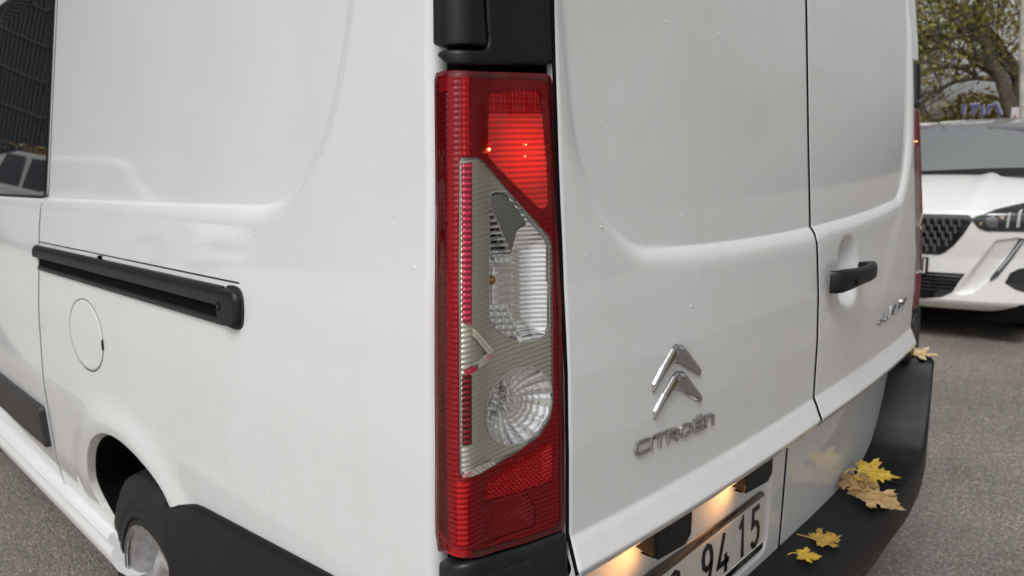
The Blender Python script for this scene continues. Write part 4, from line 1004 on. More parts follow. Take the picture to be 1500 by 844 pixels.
def leaf_at(label, px, z, size, tip, face, m, vm, curl, seed, stem=.45, sbend=.3):
    """leaf whose blade centre lies at height z under photo pixel px; tip = its direction on the ground; face = how far it turns to the viewer"""
    c0 = Vector(hitz(px[0], px[1], z)); tc_ = (Vector((CAX, CAY, CAZ))-c0).normalized(); n = (Vector((0, 0, 1))*(1-face)+tc_*face).normalized()
    t = Vector((tip[0], tip[1], 0)).normalized(); t = (t-n*t.dot(n)).normalized(); x = t.cross(n)
    e = leaf(label, (0, 0, 0), size, 0, (0, 0), m, vm, curl, seed, stem, sbend=sbend)
    o = c0-t*size*.42; e.rotation_euler = Matrix(((x.x, t.x, n.x), (x.y, t.y, n.y), (x.z, t.z, n.z))).to_euler(); e.location = o; return e
leaf_at('small yellow-green leaf lying flat, nearest the number plate', (1184, 814), ZS+.006, .046, (.5, -.9), .05, YEL, VEY, .14, 2, .5)
leaf_at('ochre maple leaf next to the small yellow one on the bumper step', (1211, 789), ZS+.008, .064, (.75, -.6), .08, OCH, VEI, .22, 5, .5, -.3)
leaf_at('tan dry leaf underneath at the front of the pile by the bumper corner', (1290, 732), ZS+.014, .095, (-.2, -1), .12, TAN, VEI, .22, 8, .3)
leaf_at('curled brown leaf standing up against the door in the leaf pile', (1256, 713), ZS+.022, .080, (-.9, -.5), .35, BRN, VEI, .40, 11, .35)
leaf_at('bright yellow maple leaf on top of the leaf pile', (1282, 694), ZS+.040, .090, (.25, -.95), .30, YEL, VEY, .16, 14, .35)
leaf_at('pale dry leaf resting on the far bumper corner', (1353, 519), .808, .080, (.1, -.95), .10, PALE, VEI, .30, 21, .5, .5)
# ------------------------------------------------------------------ ground
def asphalt():
    m = bpy.data.materials.new('asphalt'); m.use_nodes = True; n = m.node_tree.nodes; l = m.node_tree.links; b = n['Principled BSDF']
    t = n.new('ShaderNodeTexCoord'); v = n.new('ShaderNodeTexVoronoi'); v.inputs['Scale'].default_value = 130; l.new(t.outputs['Object'], v.inputs[0])
    v2 = n.new('ShaderNodeTexVoronoi'); v2.inputs['Scale'].default_value = 210; l.new(t.outputs['Object'], v2.inputs[0])
    sc = n.new('ShaderNodeSeparateColor'); l.new(v.outputs['Color'], sc.inputs[0])
    r = n.new('ShaderNodeValToRGB'); e = r.color_ramp.elements; e[0].position = 0; e[0].color = (.22, .19, .165, 1); e[1].position = 1; e[1].color = (.56, .49, .43, 1); q = e.new(.72); q.color = (.34, .295, .26, 1); l.new(sc.outputs[0], r.inputs[0])
    z = n.new('ShaderNodeTexNoise'); z.inputs['Scale'].default_value = 1.1; z.inputs['Detail'].default_value = 8; l.new(t.outputs['Object'], z.inputs[0])
    mr_ = n.new('ShaderNodeMapRange'); mr_.inputs[1].default_value = .3; mr_.inputs[2].default_value = .7; mr_.inputs[3].default_value = .72; mr_.inputs[4].default_value = 1.25; l.new(z.outputs[0], mr_.inputs[0])
    cr = n.new('ShaderNodeMapRange'); cr.inputs[1].default_value = 0; cr.inputs[2].default_value = .5; cr.inputs[3].default_value = 1.28; cr.inputs[4].default_value = .75; l.new(v.outputs['Distance'], cr.inputs[0])
    mm = n.new('ShaderNodeMath'); mm.operation = 'MULTIPLY'; l.new(mr_.outputs[0], mm.inputs[0]); l.new(cr.outputs[0], mm.inputs[1])
    s = n.new('ShaderNodeVectorMath'); s.operation = 'SCALE'; l.new(r.outputs[0], s.inputs[0]); l.new(mm.outputs[0], s.inputs['Scale']); l.new(s.outputs[0], b.inputs['Base Color'])
    b.inputs['Roughness'].default_value = .48; ad = n.new('ShaderNodeMath'); ad.operation = 'ADD'; l.new(v.outputs['Distance'], ad.inputs[0]); l.new(v2.outputs['Distance'], ad.inputs[1])
    bp = n.new('ShaderNodeBump'); bp.invert = True; bp.inputs['Distance'].default_value = .006; l.new(ad.outputs[0], bp.inputs['Height']); l.new(bp.outputs[0], b.inputs['Normal']); return m
def pavers():
    m = bpy.data.materials.new('pale_pavers'); m.use_nodes = True; n = m.node_tree.nodes; l = m.node_tree.links; b = n['Principled BSDF']
    t = n.new('ShaderNodeTexCoord'); v = n.new('ShaderNodeTexBrick'); v.inputs['Scale'].default_value = 1; v.inputs['Brick Width'].default_value = .4; v.inputs['Row Height'].default_value = .2; v.inputs['Mortar Size'].default_value = .008
    v.inputs['Color1'].default_value = (.46, .44, .40, 1); v.inputs['Color2'].default_value = (.38, .37, .34, 1); v.inputs['Mortar'].default_value = (.14, .13, .12, 1); l.new(t.outputs['Object'], v.inputs[0]); l.new(v.outputs[0], b.inputs['Base Color']); b.inputs['Roughness'].default_value = .8; return m
ASPH = asphalt(); PAV = pavers()
MB().add([(-300, -300, 0), (300, -300, 0), (300, 300, 0), (-300, 300, 0)], [(0, 1, 2, 3)]).build('ground', ASPH, None, False).__setitem__('kind', 'structure')
pv = MB(); px_ = (-12, -.85); ysp = [-14, 6, 16, 60]; zsp = [.004, .004, 1.0, 1.0]
V = [(x, y, z) for y, z in zip(ysp, zsp) for x in px_]
pv.add(V, [(2*i, 2*i+1, 2*i+3, 2*i+2) for i in range(3)]).build('paved_forecourt', PAV, None, False).__setitem__('kind', 'structure')
# ------------------------------------------------------------------ things seen only as reflections in the van's window and paint
FAC = mat('dark_cladding', (.022, .026, .030), .4); FRAME = mat('facade_rib', (.060, .070, .080), .5)
bd = thing('office_building', 'dark clad building with ribbed facade, seen reflected in the van window', 'building')
q = MB(); q.box((-26, 24, .98), (-2.6, 60, 16)); q.build('wall', FAC, bd, False)
for k in range(70):
    x = -13+k*.155
    if x < -2.7: MB().box((x, 23.93, 1.0), (x+.045, 23.998, 15.8)).build('rib', FRAME, bd, False)
for k in range(14): MB().box((-26, 23.90, 1.6+k*1.0), (-2.7, 23.925, 1.66+k*1.0)).build('rail', FRAME, bd, False)
def simple_car(name, label, cat, loc, rz, m, sc=1.0, leaves=False):
    e = thing(name, label, cat, loc, rz); e.scale = (sc,)*3
    # x forward, y left; loft of outlines
    S = [(-2.15, .30, .80, .86, .84), (-2.1, .28, .95, .88, .86), (-1.4, .26, 1.0, .90, .88), (0, .26, 1.0, .91, .88), (.9, .26, 1.02, .90, .86), (1.6, .27, .98, .89, .80), (2.0, .28, .86, .86, .72), (2.15, .32, .62, .74, .62)]
    R_ = []
    for x, z0, z1, w0, w1 in S: R_.append([(x, -w0*.97, z0), (x, -w0, z0+.25), (x, -w0, z1-.12), (x, -w1, z1), (x, 0, z1+.03), (x, w1, z1), (x, w0, z1-.12), (x, w0, z0+.25), (x, w0*.97, z0)])
    F = [tuple(f) for f in grid_faces(len(R_), 9)]+[tuple(range(9)), tuple((len(R_)-1)*9+k for k in range(9))[::-1]]
    mesh('body', np.array(R_).reshape(-1, 3), F, m, e, True, 30)
    C_ = [(-2.08, 1.0, 1.02, .80, .78), (-1.85, 1.0, 1.52, .80, .62), (-1.4, 1.0, 1.64, .80, .60), (0, 1.0, 1.68, .80, .60), (.35, 1.0, 1.60, .80, .62), (1.1, 1.0, 1.05, .80, .76)]
    R_ = [[(x, -w0, z0), (x, -w1, z1-.04), (x, -w1+.08, z1), (x, w1-.08, z1), (x, w1, z1-.04), (x, w0, z0)] for x, z0, z1, w0, w1 in C_]
    mesh('cabin', np.array(R_).reshape(-1, 3), [tuple(f) for f in grid_faces(len(R_), 6)]+[tuple(range(6))], m, e, True, 30)
    for s in (-1, 1):
        yy = lambda z: s*(.80-(z-1.0)*.29+.006)
        for x0, x1, x2, x3 in ((-1.75, -1.0, -1.05, -1.55), (-.92, .0, -.05, -.9), (.08, .92, .40, .04)):
            MB().add([(x0, yy(1.06), 1.06), (x1, yy(1.06), 1.06), (x2, yy(1.56), 1.50 if x2 > .3 else 1.56), (x3, yy(1.56), 1.56)], [(0, 1, 2, 3) if s < 0 else (3, 2, 1, 0)]).build('side_window', GLASS, e, False)
        MB().bbox((.78, s*.93-.07, 1.02), (.92, s*.93+.07, 1.16), .03).build('mirror', BLACKPL, e)
        for x in (-1.35, 1.35):
            MB().lathe([(s*.72, .0), (s*.72, .33), (s*.88, .33), (s*.90, .30), (s*.90, .2)], 28, 'y', (x, 0, .33)).build('wheel', RUBBER, e)
            MB().lathe([(s*.905, .2), (s*.88, .16), (s*.89, .0)], 20, 'y', (x, 0, .33)).build('rim', STEEL, e)
    MB().add([(1.07, -.68, 1.09), (1.07, .68, 1.09), (.42, .55, 1.585), (.42, -.55, 1.585)], [(0, 1, 2, 3)]).build('windscreen', GLASS, e, False)
    MB().box((2.145, -.5, .45), (2.165, .5, .65)).build('grille', BLACKPL, e, False)
    return e
suv = simple_car('parked_suv', 'white sports utility car seen reflected in the van side window', 'car', (-3.7, 14.0, .85), math.radians(-128), PAINT_CAR, 1.1)
lp = MB(); rnd = random.Random(9)
for _ in range(900):
    x, y = rnd.gauss(-.5, .55), rnd.uniform(-.5, .5); z = 1.69+rnd.uniform(0, .10); a = [Vector((rnd.uniform(-1, 1), rnd.uniform(-1, 1), rnd.uniform(-.4, .4)))*.09 for _ in range(3)]; c = Vector((x, y, z))
    lp.add([c+a[0], c+a[1], c+a[2]], [(0, 1, 2)])
lo = lp.build('leaf_pile', BRN, None, False); lo.location = (-3.7, 14.0, .85); lo.rotation_euler = (0, 0, math.radians(-128)); lo.scale = (1.1,)*3; prop(lo, 'brown fallen leaves heaped on the reflected white car roof', 'leaves', kind='stuff')
# ------------------------------------------------------------------ white car behind, front end
XF, YC = 5.28, 1.12
def F_front(l, z):
    l = np.asarray(l, float); z = np.asarray(z, float)
    f = np.interp(z, [.18, .25, .285, .31, .45, .62, .75, .88, .925, .955, .98], [.16, .05, .012, .0, .01, .015, .005, .0, .012, .05, .12])
    return f+.17*(np.abs(l)/.85)**2.6
def map_front(a, b, h): return (XF+float(F_front(a, b))-h+float(fang(a, b)), YC-a, b)
def front_hit(u, v):
    x = XF
    for _ in range(12): p = hitx(u, v, x); x = XF+float(F_front(YC-p[1], p[2]))
    return YC-p[1], p[2]
fp = lambda L_: np.array([front_hit(*q) for q in L_])
FANG = fp([(1400, 428), (1459, 353), (1492, 349), (1496, 352), (1462, 392), (1448, 410), (1425, 429), (1410, 431)])
def sym(l): return np.abs(l)
def fang(l, z):
    d = -sdf(np.abs(np.asarray(l, float)), np.asarray(z, float), FANG)[0]
    k = ss(-.006, .010, d); return k*(.012+.28*np.clip(.75-np.asarray(z), 0, .5)*.45)
pc = thing('parked_car', 'pearl white car with black grille facing the van across the asphalt', 'car')
gl = np.linspace(-.875, .875, 300); gz = np.r_[np.linspace(.235, .95, 130)]
Lg, Zg = np.meshgrid(gl, gz, indexing='ij'); Xg = XF+F_front(Lg, Zg)+fang(Lg, Zg)
mesh('front_bumper', np.stack([Xg, YC-Lg, Zg], -1).reshape(-1, 3), grid_faces(300, 130, flip=False), PAINT_CAR, pc, True, 60)
# bonnet
bl_, bt_ = np.linspace(-1, 1, 60), np.linspace(0, 1, 30); V = []
for a in bl_:
    for t in bt_:
        hw = .875-.10*t; l = a*hw; x0 = XF+float(F_front(l, .94))-.006
        x = x0+(6.28-x0)*t; z = .938+.235*(1-(1-t)**1.7)-.05*abs(a)**3+.018*math.exp(-((abs(a)-.55)/.07)**2)*min(1, t*4)
        V.append((x, YC-l, z))
mesh('bonnet', V, grid_faces(60, 30), PAINT_CAR, pc, True, 60)
# windscreen, roof, cabin
WSB, WST = (6.22, 1.165), (7.02, 1.578); V = []
WSM = mat('windscreen_glass', (.17, .185, .185), .05, 0, 1, .6, .02)
for a in np.linspace(-1, 1, 30):
    for t in np.linspace(0, 1, 14):
        hw = .72-.14*t; V.append((WSB[0]+(WST[0]-WSB[0])*t+.13*a*a, YC-a*hw, WSB[1]+(WST[1]-WSB[1])*(t**.93)-.012*a*a))
mesh('windscreen', V, grid_faces(30, 14), WSM, pc, True, 60)
MB().add([(6.13, YC+.74, 1.155), (6.13, YC-.74, 1.155), (6.30, YC-.74, 1.205), (6.30, YC+.74, 1.205)], [(0, 1, 2, 3)]).build('scuttle', BLACKPL, pc, False)
V = []
for a in np.linspace(-1, 1, 30):
    for t in np.linspace(0, 1, 12):
        hw = .60; V.append((WST[0]-.012+.13*a*a+1.75*t, YC-a*hw, WST[1]-.003-.05*a*a*a*a+.058*math.sin(t*2.1)))
mesh('roof', V, grid_faces(30, 12), PAINT_CAR, pc, True, 60)
def wsp(u, v, off=.006):             # point on the windscreen
    x = 6.7
    for _ in range(14): p = hitx(u, v, x); t = np.clip((p[2]-WSB[1])/(WST[1]-WSB[1]), 0, 1); a = (YC-p[1])/.65; x = WSB[0]+(WST[0]-WSB[0])*t+.13*a*a-off
    return tuple(p)
MB().add([wsp(u, v) for u, v in [(1379, 187), (1418, 187.5), (1412, 196), (1402, 207), (1390, 207), (1383, 196)]], [(0, 1, 2, 3, 4, 5)]).build('sensor_housing', mat('sensor_grey', (.13, .12, .13), .4), pc, False)
GLARE_SEAT = mat('pale_glare_and_headrest', (.17, .185, .185), .5)  # pale patches on the windscreen: painted glare, a painted reflection, a headrest
MB().add([wsp(u, v, .003) for u, v in [(1346, 184), (1400, 183.5), (1450, 184), (1510, 187), (1510, 192), (1450, 188), (1400, 187), (1346, 189)]], [tuple(range(8))]).build('shade_band', MATS['sensor_grey'], pc, False)
MB().add([wsp(u, v, .003) for u, v in [(1436, 254), (1446, 246), (1470, 241), (1510, 240), (1510, 255)]], [tuple(range(5))]).build('dashboard_glare', GLARE_SEAT, pc, False)
MB().tube([wsp(u, v, .02) for u, v in [(1352, 252), (1400, 250), (1450, 248), (1500, 247)]], .008, 5).build('wiper', BLACKPL, pc)
for L_ in ([(1423, 199), (1430, 196), (1438, 197), (1436, 203), (1425, 205)],): MB().add([wsp(u, v, .004) for u, v in L_], [tuple(range(5))]).build('pale_reflection', GLARE_SEAT, pc, False)
MB().add([wsp(u, v, .004) for u, v in [(1452, 195), (1480, 194), (1474, 202), (1450, 206)]], [(0, 1, 2, 3)]).build('headrest_shape', GLARE_SEAT, pc, False)  # headrest silhouette, laid on the glass as a pale patch
q = MB()
for s in (-1, 1):
    y0 = YC+s*.875
    q.add([(XF+.17, y0, .24), (XF+.17, y0, .95), (6.28, y0, 1.05), (6.6, y0, 1.08), (9.2, y0, 1.10), (9.5, y0-s*.08, .9), (9.5, y0-s*.08, .3), (6.3, y0, .24)], [(0, 1, 2, 3, 4, 5, 6, 7)])
    q.add([(6.28, YC+s*.77, 1.05), (7.15, YC+s*.60, 1.62), (8.75, YC+s*.60, 1.65), (9.35, YC+s*.74, 1.08)], [(0, 1, 2, 3)])
q.add([(9.5, YC-.8, .3), (9.5, YC+.8, .3), (9.5, YC+.8, .95), (9.5, YC-.8, .95)], [(0, 1, 2, 3)]).add([(9.4, YC-.74, 1.08), (9.4, YC+.74, 1.08), (8.8, YC+.6, 1.66), (8.8, YC-.6, 1.66)], [(0, 1, 2, 3)])
q.add([(6.25, YC-.875, 1.04), (6.25, YC+.875, 1.04), (9.4, YC+.875, 1.09), (9.4, YC-.875, 1.09)], [(3, 2, 1, 0)])
q.build('body', PAINT_CAR, pc, False)
q = MB()
for s in (-1, 1): q.add([(6.55, YC+s*.755, 1.10), (7.22, YC+s*.625, 1.57), (8.6, YC+s*.625, 1.60), (8.95, YC+s*.72, 1.12)], [(0, 1, 2, 3)])
q.build('side_window', GLASS, pc, False)
MB().box((XF+.15, YC-.84, .17), (9.3, YC+.84, .30)).build('underbody', DARK, pc, False)  # box kept near black to deepen the shadow under the car
for s in (-1, 1):
    for x in (6.15, 8.8):
        MB().lathe([(s*.68, 0), (s*.68, .34), (s*.86, .34), (s*.885, .31), (s*.885, .22)], 36, 'y', (x, YC, .34)).build('wheel', RUBBER, pc)
        MB().lathe([(s*.886, .22), (s*.86, .18), (s*.87, 0)], 24, 'y', (x, YC, .34)).build('rim', STEEL, pc)
    MB().bbox((6.75, YC+s*1.0-.11, 1.10), (6.95, YC+s*1.0+.11, 1.25), .04).build('door_mirror', PAINT_CAR, pc)
def both(name, L_, res, h, m, parent, **k):
    P = fp(L_); o = patch(name, P, res, map_front, h, m, parent, **k)
    P2 = [(-a, b) for a, b in P][::-1]; o2 = patch(name, P2, res, map_front, h, m, parent, **k); return o, o2
GB = mat('gloss_black', (.006, .006, .007), .12, 0, 1, .6); GB2 = mat('satin_grey_trim', (.10, .10, .105), .35, .5); CHD = mat('dark_chrome', (.16, .16, .165), .3, .4)
gr = fp([(1421, 320), (1424, 324), (1412, 343), (1397, 360), (1384, 370), (1376, 373)])
zt_, zb_ = gr[0][1], gr[-1][1]
GR = [(-a, b) for a, b in gr]+[tuple(p) for p in gr[::-1]]
grille = patch('grille', GR, (.02, .012), map_front, .004, GB, pc, base=-.01)
tr = fp([(1347, 311), (1419, 314.5), (1424, 320), (1347, 318.5)])
patch('bonnet_trim', [(-tr[1][0], tr[1][1]), (-tr[2][0], tr[2][1]), (tr[2][0], tr[2][1]), (tr[1][0], tr[1][1])], (.02, .008), map_front, .012, GB2, grille, base=-.01)
bm = None
hgb = .055
for r in range(5):
    z = zt_-.030-r*.047
    for c in range(-11, 12):
        l = c*.0475+(.024 if r % 2 else 0); 
        if sdf(np.array([l]), np.array([z-.02]), np.array(GR))[0][0] > -.016 or sdf(np.array([l]), np.array([z+.02]), np.array(GR))[0][0] > -.010: continue
        if bm is None:
            w_, h_ = .0085, .030
            V = [(0, -w_-.004, -h_), (0, w_-.004, -h_), (0, w_+.004, h_), (0, -w_+.004, h_), (-.014, -w_*.7-.004, -h_*.9), (-.014, w_*.7-.004, -h_*.9), (-.014, w_*.7+.004, h_*.9), (-.014, -w_*.7+.004, h_*.9)]
            bm = MB().add(V, [(4, 5, 6, 7)[::-1], (0, 1, 5, 4), (1, 2, 6, 5), (2, 3, 7, 6), (3, 0, 4, 7)]).build('grille_bar', CHD, grille, False); bo = bm
        else: bo = bm.copy(); col.objects.link(bo)
        bo.location = map_front(l, z, .004)
# headlamps
hl = [(1423, 321), (1432, 316), (1460, 308), (1503, 298), (1512, 300), (1512, 340), (1490, 339), (1445, 338.5), (1434, 334)]
for o in both('headlamp', hl, .012, .006, GB, pc, base=-.01):
    s = 1 if o.data.vertices[0].co.y < YC else -1
    def one(name, L_, h, m, **k):
        P = fp(L_); P = [(s*a, b) for a, b in P]; P = P if s > 0 else P[::-1]
        return patch(name, P, .004, map_front, h, m, o, base=0, **k)
    one('light_strip', [(1478, 312), (1482, 311), (1478, 333), (1474, 334)], .012, mat('daylight_strip', (.42, .43, .44), .3) if 'daylight_strip' not in MATS else MATS['daylight_strip'])
    one('light_strip', [(1494, 308), (1499, 306), (1494, 333), (1489, 333)], .012, MATS['daylight_strip'])
    one('projector', [(1444, 320), (1457, 316), (1463, 322), (1462, 333), (1450, 334), (1443, 328)], .010, CHD, bev=.004)
    one('reflector', [(1464, 317), (1472, 316), (1470, 322)], .012, mat('gold_reflector', (.5, .42, .22), .3, .6) if 'gold_reflector' not in MATS else MATS['gold_reflector'])
    one('reflector', [(1434, 326), (1441, 325), (1437, 331)], .012, MATS['gold_reflector'])
    one('lamp_edge', [(1424, 320), (1460, 306), (1505, 296), (1505, 298), (1460, 309), (1425, 322)], .009, GB2)
for o in both('running_light_fang', [(1494, 349), (1503, 350), (1482, 380), (1462, 405), (1450, 412), (1452, 405), (1470, 383)], .006, .010, GB2, pc, base=-.03):
    pass
both('running_light', [(1497, 352), (1500, 352), (1478, 381), (1463, 398), (1461, 396)], .005, .016, MATS['daylight_strip'], pc, base=-.02)
both('fog_recess', [(1472, 414), (1480, 400), (1492, 394), (1520, 389), (1520, 424), (1500, 428), (1487, 424)], .008, .004, GB, pc, base=-.01)
lg_ = fp([(1414, 401), (1404, 414), (1395, 428), (1380, 435), (1352, 437)]); zt2 = lg_[0][1]
LG = [(-a, b) for a, b in lg_]+[tuple(p) for p in lg_[::-1]]
low = patch('lower_grille', LG, (.02, .01), map_front, .004, GB, pc, base=-.01)
for k in range(5):
    z = zt2-.018-k*.026; hwid = np.interp(z, [p[1] for p in lg_[::-1]], [p[0] for p in lg_[::-1]])-.012
    q = MB(); V = []
    for l in np.linspace(-hwid, hwid, 16): V += [map_front(l, z, .006), map_front(l, z-.004, .016), map_front(l, z-.009, .006)]
    q.add(V, [tuple(f) for f in grid_faces(16, 3)]).build('grille_slat', GB2 if k == 0 else BLACKPL, low, True, 0)
P1 = fp([(1361, 377), (1361, 402)]); zc1, zc0 = P1[0][1], P1[1][1]; pe = P1[0][0]
cplate = patch('number_plate', [(-pe, zc0), (pe, zc0), (pe, zc1), (-pe, zc1)], .012, map_front, .020, INK, pc, base=0, ang=20)
patch('plate_panel', [(-pe+.014, zc0+.012), (pe-.014, zc0+.012), (pe-.014, zc1-.008), (-pe+.014, zc1-.008)], .012, map_front, .023, mat('car_plate_white', (.6, .6, .58), .4), cplate, base=.01, ang=20)
l1 = front_hit(1351, 388)[0]
strokes([[(.0, .75), (.28, 1), (.28, 0)]], l1-.016, zc0+.024, 1, 0, zc1-zc0-.04, 0, .007, .002, lambda a, b, h: map_front(a, b, .0235+h), True).build('plate_digit', INK, cplate)
# ------------------------------------------------------------------ trees
BARK = mat('grey_brown_bark', (.12, .10, .075), .9, var=.4, vscale=6); BIRCH = mat('birch_bark', (.50, .49, .45), .8, var=.25, vscale=5)
def leafy(name, cols_):
    m = bpy.data.materials.new(name); m.use_nodes = True; n = m.node_tree.nodes; l = m.node_tree.links; b = n['Principled BSDF']
    g = n.new('ShaderNodeNewGeometry'); r = n.new('ShaderNodeValToRGB'); r.color_ramp.interpolation = 'LINEAR'; e = r.color_ramp.elements
    while len(e) < len(cols_): e.new(.5)
    for i, c in enumerate(cols_): e[i].position = i/(len(cols_)-1); e[i].color = (*c, 1)
    l.new(g.outputs['Random Per Island'], r.inputs[0]); l.new(r.outputs[0], b.inputs['Base Color']); b.inputs['Roughness'].default_value = .6; b.inputs['Transmission Weight'].default_value = 0
    tl = n.new('ShaderNodeBsdfTranslucent'); l.new(r.outputs[0], tl.inputs[0]); ms = n.new('ShaderNodeMixShader'); ms.inputs[0].default_value = .35; l.new(b.outputs[0], ms.inputs[1]); l.new(tl.outputs[0], ms.inputs[2]); l.new(ms.outputs[0], n['Material Output'].inputs[0]); return m
LV1 = leafy('autumn_olive_leaves', [(.22, .24, .045), (.38, .35, .06), (.52, .43, .07), (.32, .24, .06)]); LV2 = leafy('hedge_leaves', [(.12, .11, .025), (.24, .19, .04), (.33, .23, .05), (.16, .10, .03)])
LV3 = leafy('yellow_birch_leaves', [(.20, .17, .03), (.35, .26, .04), (.28, .2, .04)])
def leaves(name, C_, size, m, parent, seed=0, droop=.0):
    r = np.random.RandomState(seed); n = len(C_); a = r.randn(n, 3); a /= np.linalg.norm(a, axis=1)[:, None]; b = np.cross(a, r.randn(n, 3)); b /= np.linalg.norm(b, axis=1)[:, None]
    a[:, 2] -= droop; s = (size*r.uniform(.6, 1.3, n))[:, None]
    V = np.stack([C_-a*s, C_+b*s*.5, C_+a*s, C_-b*s*.5], 1).reshape(-1, 3)
    me = bpy.data.meshes.new(name); me.vertices.add(4*n); me.vertices.foreach_set('co', V.ravel()); me.loops.add(4*n); me.loops.foreach_set('vertex_index', np.arange(4*n)); me.polygons.add(n); me.polygons.foreach_set('loop_start', np.arange(n)*4); me.update(calc_edges=True)
    me.materials.append(m); o = bpy.data.objects.new(name, me); col.objects.link(o); o.parent = parent; return o
def limbs(base_pts, radii, q, rnd, depth=0, out=None, spread=.9, n_kids=(4, 6), ln=1.6):
    q.tube(base_pts, radii, 8 if depth < 1 else 5, False); P = [Vector(p) for p in base_pts]
    if out is not None and depth >= 1: out += [tuple(p) for p in P[1:]]
    if depth >= 3: return
    for _ in range(rnd.randint(*n_kids)):
        i = rnd.randrange(max(1, len(P)//3), len(P)); d = (P[i]-P[i-1]).normalized(); v = Vector((rnd.gauss(0, 1), rnd.gauss(0, 1), rnd.gauss(.25, .6))).normalized()
        d = (d*.6+v*spread).normalized(); pts = [P[i]]; L_ = ln*rnd.uniform(.6, 1.2)*(.72**depth); r0 = radii[i]*.55
        for k in range(5): pts.append(pts[-1]+d*L_/5); d = (d+Vector((rnd.gauss(0, .15), rnd.gauss(0, .15), rnd.gauss(.0, .12)))).normalized()
        limbs([tuple(p) for p in pts], [r0*(1-.8*k/5)+.004 for k in range(6)], q, rnd, depth+1, out, spread, n_kids, ln)
def tree(name, label, trunks, rad, leafm, barkm, seed, nleaf, size, group=None, spread=.9, ln=1.6, sc=.35, kids=(4, 6)):
    e = thing(name, label, 'tree', tuple(trunks[0][0]), 0, group); o0 = Vector(trunks[0][0]); q = MB(); rnd = random.Random(seed); out = []
    for ti, t in enumerate(trunks):
        P = [tuple(Vector(p)-o0) for p in t]; n = len(P); r0 = rad[ti]; limbs(P, [r0*(1-.75*k/(n-1))+.01 for k in range(n)], q, rnd, 0, out, spread, kids, ln)
    q.build('trunk', barkm, e, True, 60)
    tips = np.array(out); r = np.random.RandomState(seed); pick = tips[r.randint(0, len(tips), nleaf)]
    pos = pick+r.randn(nleaf, 3)*sc; leaves('crown', pos, size, leafm, e, seed, .3); return e
XT = 14.0
tp_ = lambda L_, x=XT: [tuple(hitx(u, v, x)) for u, v in L_]
g0 = hitx(1484, 168, XT)
t1 = [(g0[0], g0[1]-.25, 0), tuple(g0)]+tp_([(1478, 150), (1466, 114), (1452, 93), (1443, 60), (1428, 38), (1404, 12), (1378, -10), (1350, -40)])
t2 = tp_([(1466, 116), (1440, 88), (1415, 78), (1390, 70), (1365, 72)]); t3 = tp_([(1462, 116), (1430, 114), (1400, 120), (1375, 130)])
tree('bare_branched_tree', 'leaning dark tree with thin olive autumn leaves behind the white car', [t1, t2, t3], [.115, .05, .04], LV1, BARK, 5, 5200, .040, sc=.34, ln=1.5, kids=(5, 7))
g1 = hitx(1492, 168, XT+1)
t4 = [(g1[0], g1[1], 0), tuple(g1)]+tp_([(1491, 120), (1480, 90), (1456, 64), (1440, 30), (1430, -20), (1425, -60)], XT+1)
tree('bare_branched_tree', 'second dark tree trunk standing just right of the leaning one', [t4], [.11], LV1, BARK, 8, 2500, .040, sc=.38, ln=1.6, kids=(5, 7))
g2 = hitx(1499, 168, XT-2)
tree('birch_tree', 'pale birch trunk at the right edge of the photo', [[(g2[0], g2[1], 0), tuple(g2)]+tp_([(1499, 100), (1498, 50), (1499, 0), (1500, -60), (1502, -140)], XT-2)], [.05], LV3, BIRCH, 12, 1500, .04, sc=.3, ln=1.2, kids=(3, 4))
rnd = random.Random(31)
for k, (x, y, h) in enumerate([(22, 10.5, 7.5), (30, 8.3, 7.5), (33, 2.5, 7), (24, 13.5, 9), (40, 10.5, 8)]):
    tr_ = [(x, y, 0), (x+.1, y, h*.25), (x-.1, y+.2, h*.5), (x+.1, y, h*.72), (x, y+.1, h*.9)]
    tree('autumn_tree', ['olive bushy tree filling the gap beside the van', 'taller olive tree behind the leaning one', 'pale olive tree at the far right', 'big rounded tree furthest left behind the van', 'distant high crown behind the other trees'][k], [tr_], [.16], LV1, BARK, 40+k, 2000, .07, 'trees beyond the parked car', .9, h*.27, .55, (6, 8))
# hedge: one dense bush row of stems
hd = thing('hedge', 'yellow and olive autumn hedge behind the white car roof', 'hedge', (16.5, 4.5, 0))
r = np.random.RandomState(2); n = 34000; yy = r.uniform(-5, 9, n); top = 2.35+.35*np.sin(yy*1.7)+.25*np.sin(yy*4.1+1)+ss(1.5, 5, yy)*1.3; pos = np.stack([r.uniform(-.8, .8, n), yy, np.abs(r.rand(n))**.7*top], 1)
leaves('foliage', pos, .06, LV2, hd, 3).__setitem__('kind', 'stuff')
q = MB()
for k in range(26):
    y = -4.8+k*.54; q.tube([(0, y, 0), (rnd.uniform(-.2, .2), y+rnd.uniform(-.2, .2), .9), (rnd.uniform(-.4, .4), y+rnd.uniform(-.4, .4), 1.8)], [.03, .02, .008], 5)
q.build('hedge_stems', BARK, hd, True, 60).__setitem__('kind', 'stuff')
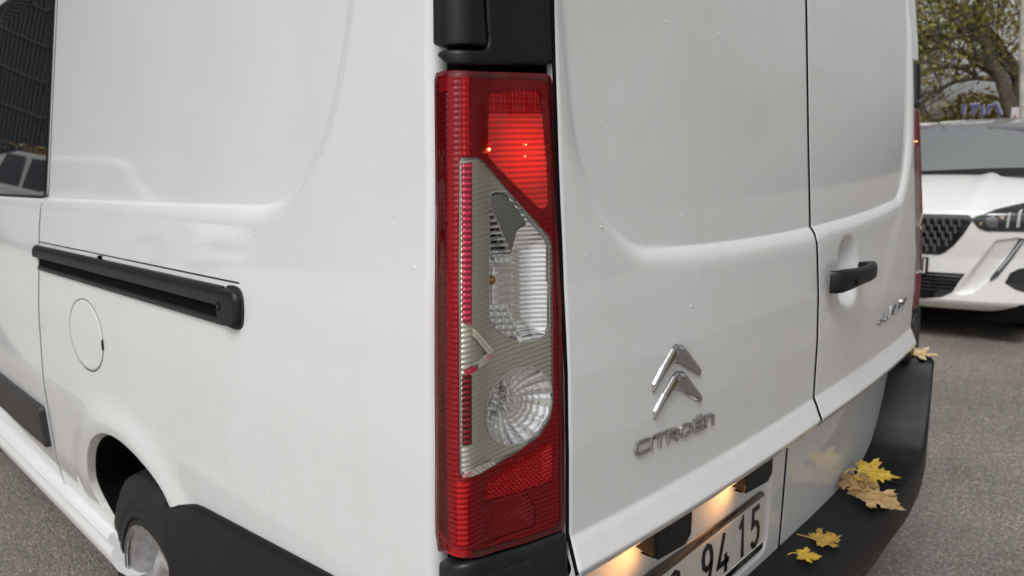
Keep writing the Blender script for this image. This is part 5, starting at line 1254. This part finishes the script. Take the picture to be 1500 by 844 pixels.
# ------------------------------------------------------------------ blue letters and little signs behind the car roof
BLUE = mat('blue_sign_paint', (.09, .095, .22), .5); WHT = mat('white_sign_edge', (.6, .6, .62), .4); REDS = mat('red_sign_paint', (.45, .06, .03), .5)
XS = 12.0
sg = thing('sign', 'row of blue outlined letters on posts behind the car roof', 'sign', tuple(hitx(1440, 168, XS)[:2])+(0,))
mpS = lambda a, b, h: (XS-h-sg.location.x, a-sg.location.y, b)
def sgp(u, v): p = hitx(u, v, XS); return (p[1], p[2])
for L_ in ([(1411, 168), (1413, 153)], [(1421, 155), (1431, 154), (1423, 169)], [(1439, 169), (1439, 154)], [(1446, 168), (1450, 156), (1460, 153), (1466, 169)]):
    P = [[sgp(*q) for q in L_]]
    strokes(P, 0, 0, 1, 0, 1, 0, .029, .02, mpS).build('sign_letter_edge', WHT, sg, ang=30); strokes(P, 0, 0, 1, 0, 1, 0, .024, .03, mpS).build('sign_letter', BLUE, sg, ang=30)
for u in (1413, 1439, 1464):
    p = hitx(u, 170, XS); MB().box((p[0]-.02-sg.location.x, p[1]-.02-sg.location.y, 0), (p[0]+.02-sg.location.x, p[1]+.02-sg.location.y, p[2]+.02)).build('post', BARK, sg, False)
sx = hitx(1487, 168, XS); s2 = thing('sign', 'small white board with a red diamond beside the tree trunk', 'sign', (sx[0], sx[1], 0))
MB().box((-.02, -.05, 1.4), (0, .045, 1.89)).build('board', WHT, s2, False); MB().add([(-.025, -.04, 1.70), (-.025, 0, 1.62), (-.025, .035, 1.72), (-.025, 0, 1.80)], [(0, 1, 2, 3)]).build('red_diamond', REDS, s2, False); MB().box((-.01, -.02, 0), (.01, .02, 1.4)).build('post', BARK, s2, False)
# trees and a light building behind the camera: they darken and mark the rear doors
for k, (x, y, h) in enumerate([(9, -9, 8), (15, -10, 10), (4, -11, 9)]):
    tr_ = [(x, y, 0), (x+.1, y, h*.25), (x-.1, y+.2, h*.5), (x+.1, y, h*.72), (x, y+.1, h*.9)]
    tree('autumn_tree', ['olive tree behind the photographer, reflected at the top of the rear door', 'taller tree further along behind the photographer', 'tree behind the photographer on the number plate side'][k], [tr_], [.16], LV1, BARK, 70+k, 7000, .11, 'trees behind the photographer', .9, h*.27, .55, (6, 8))
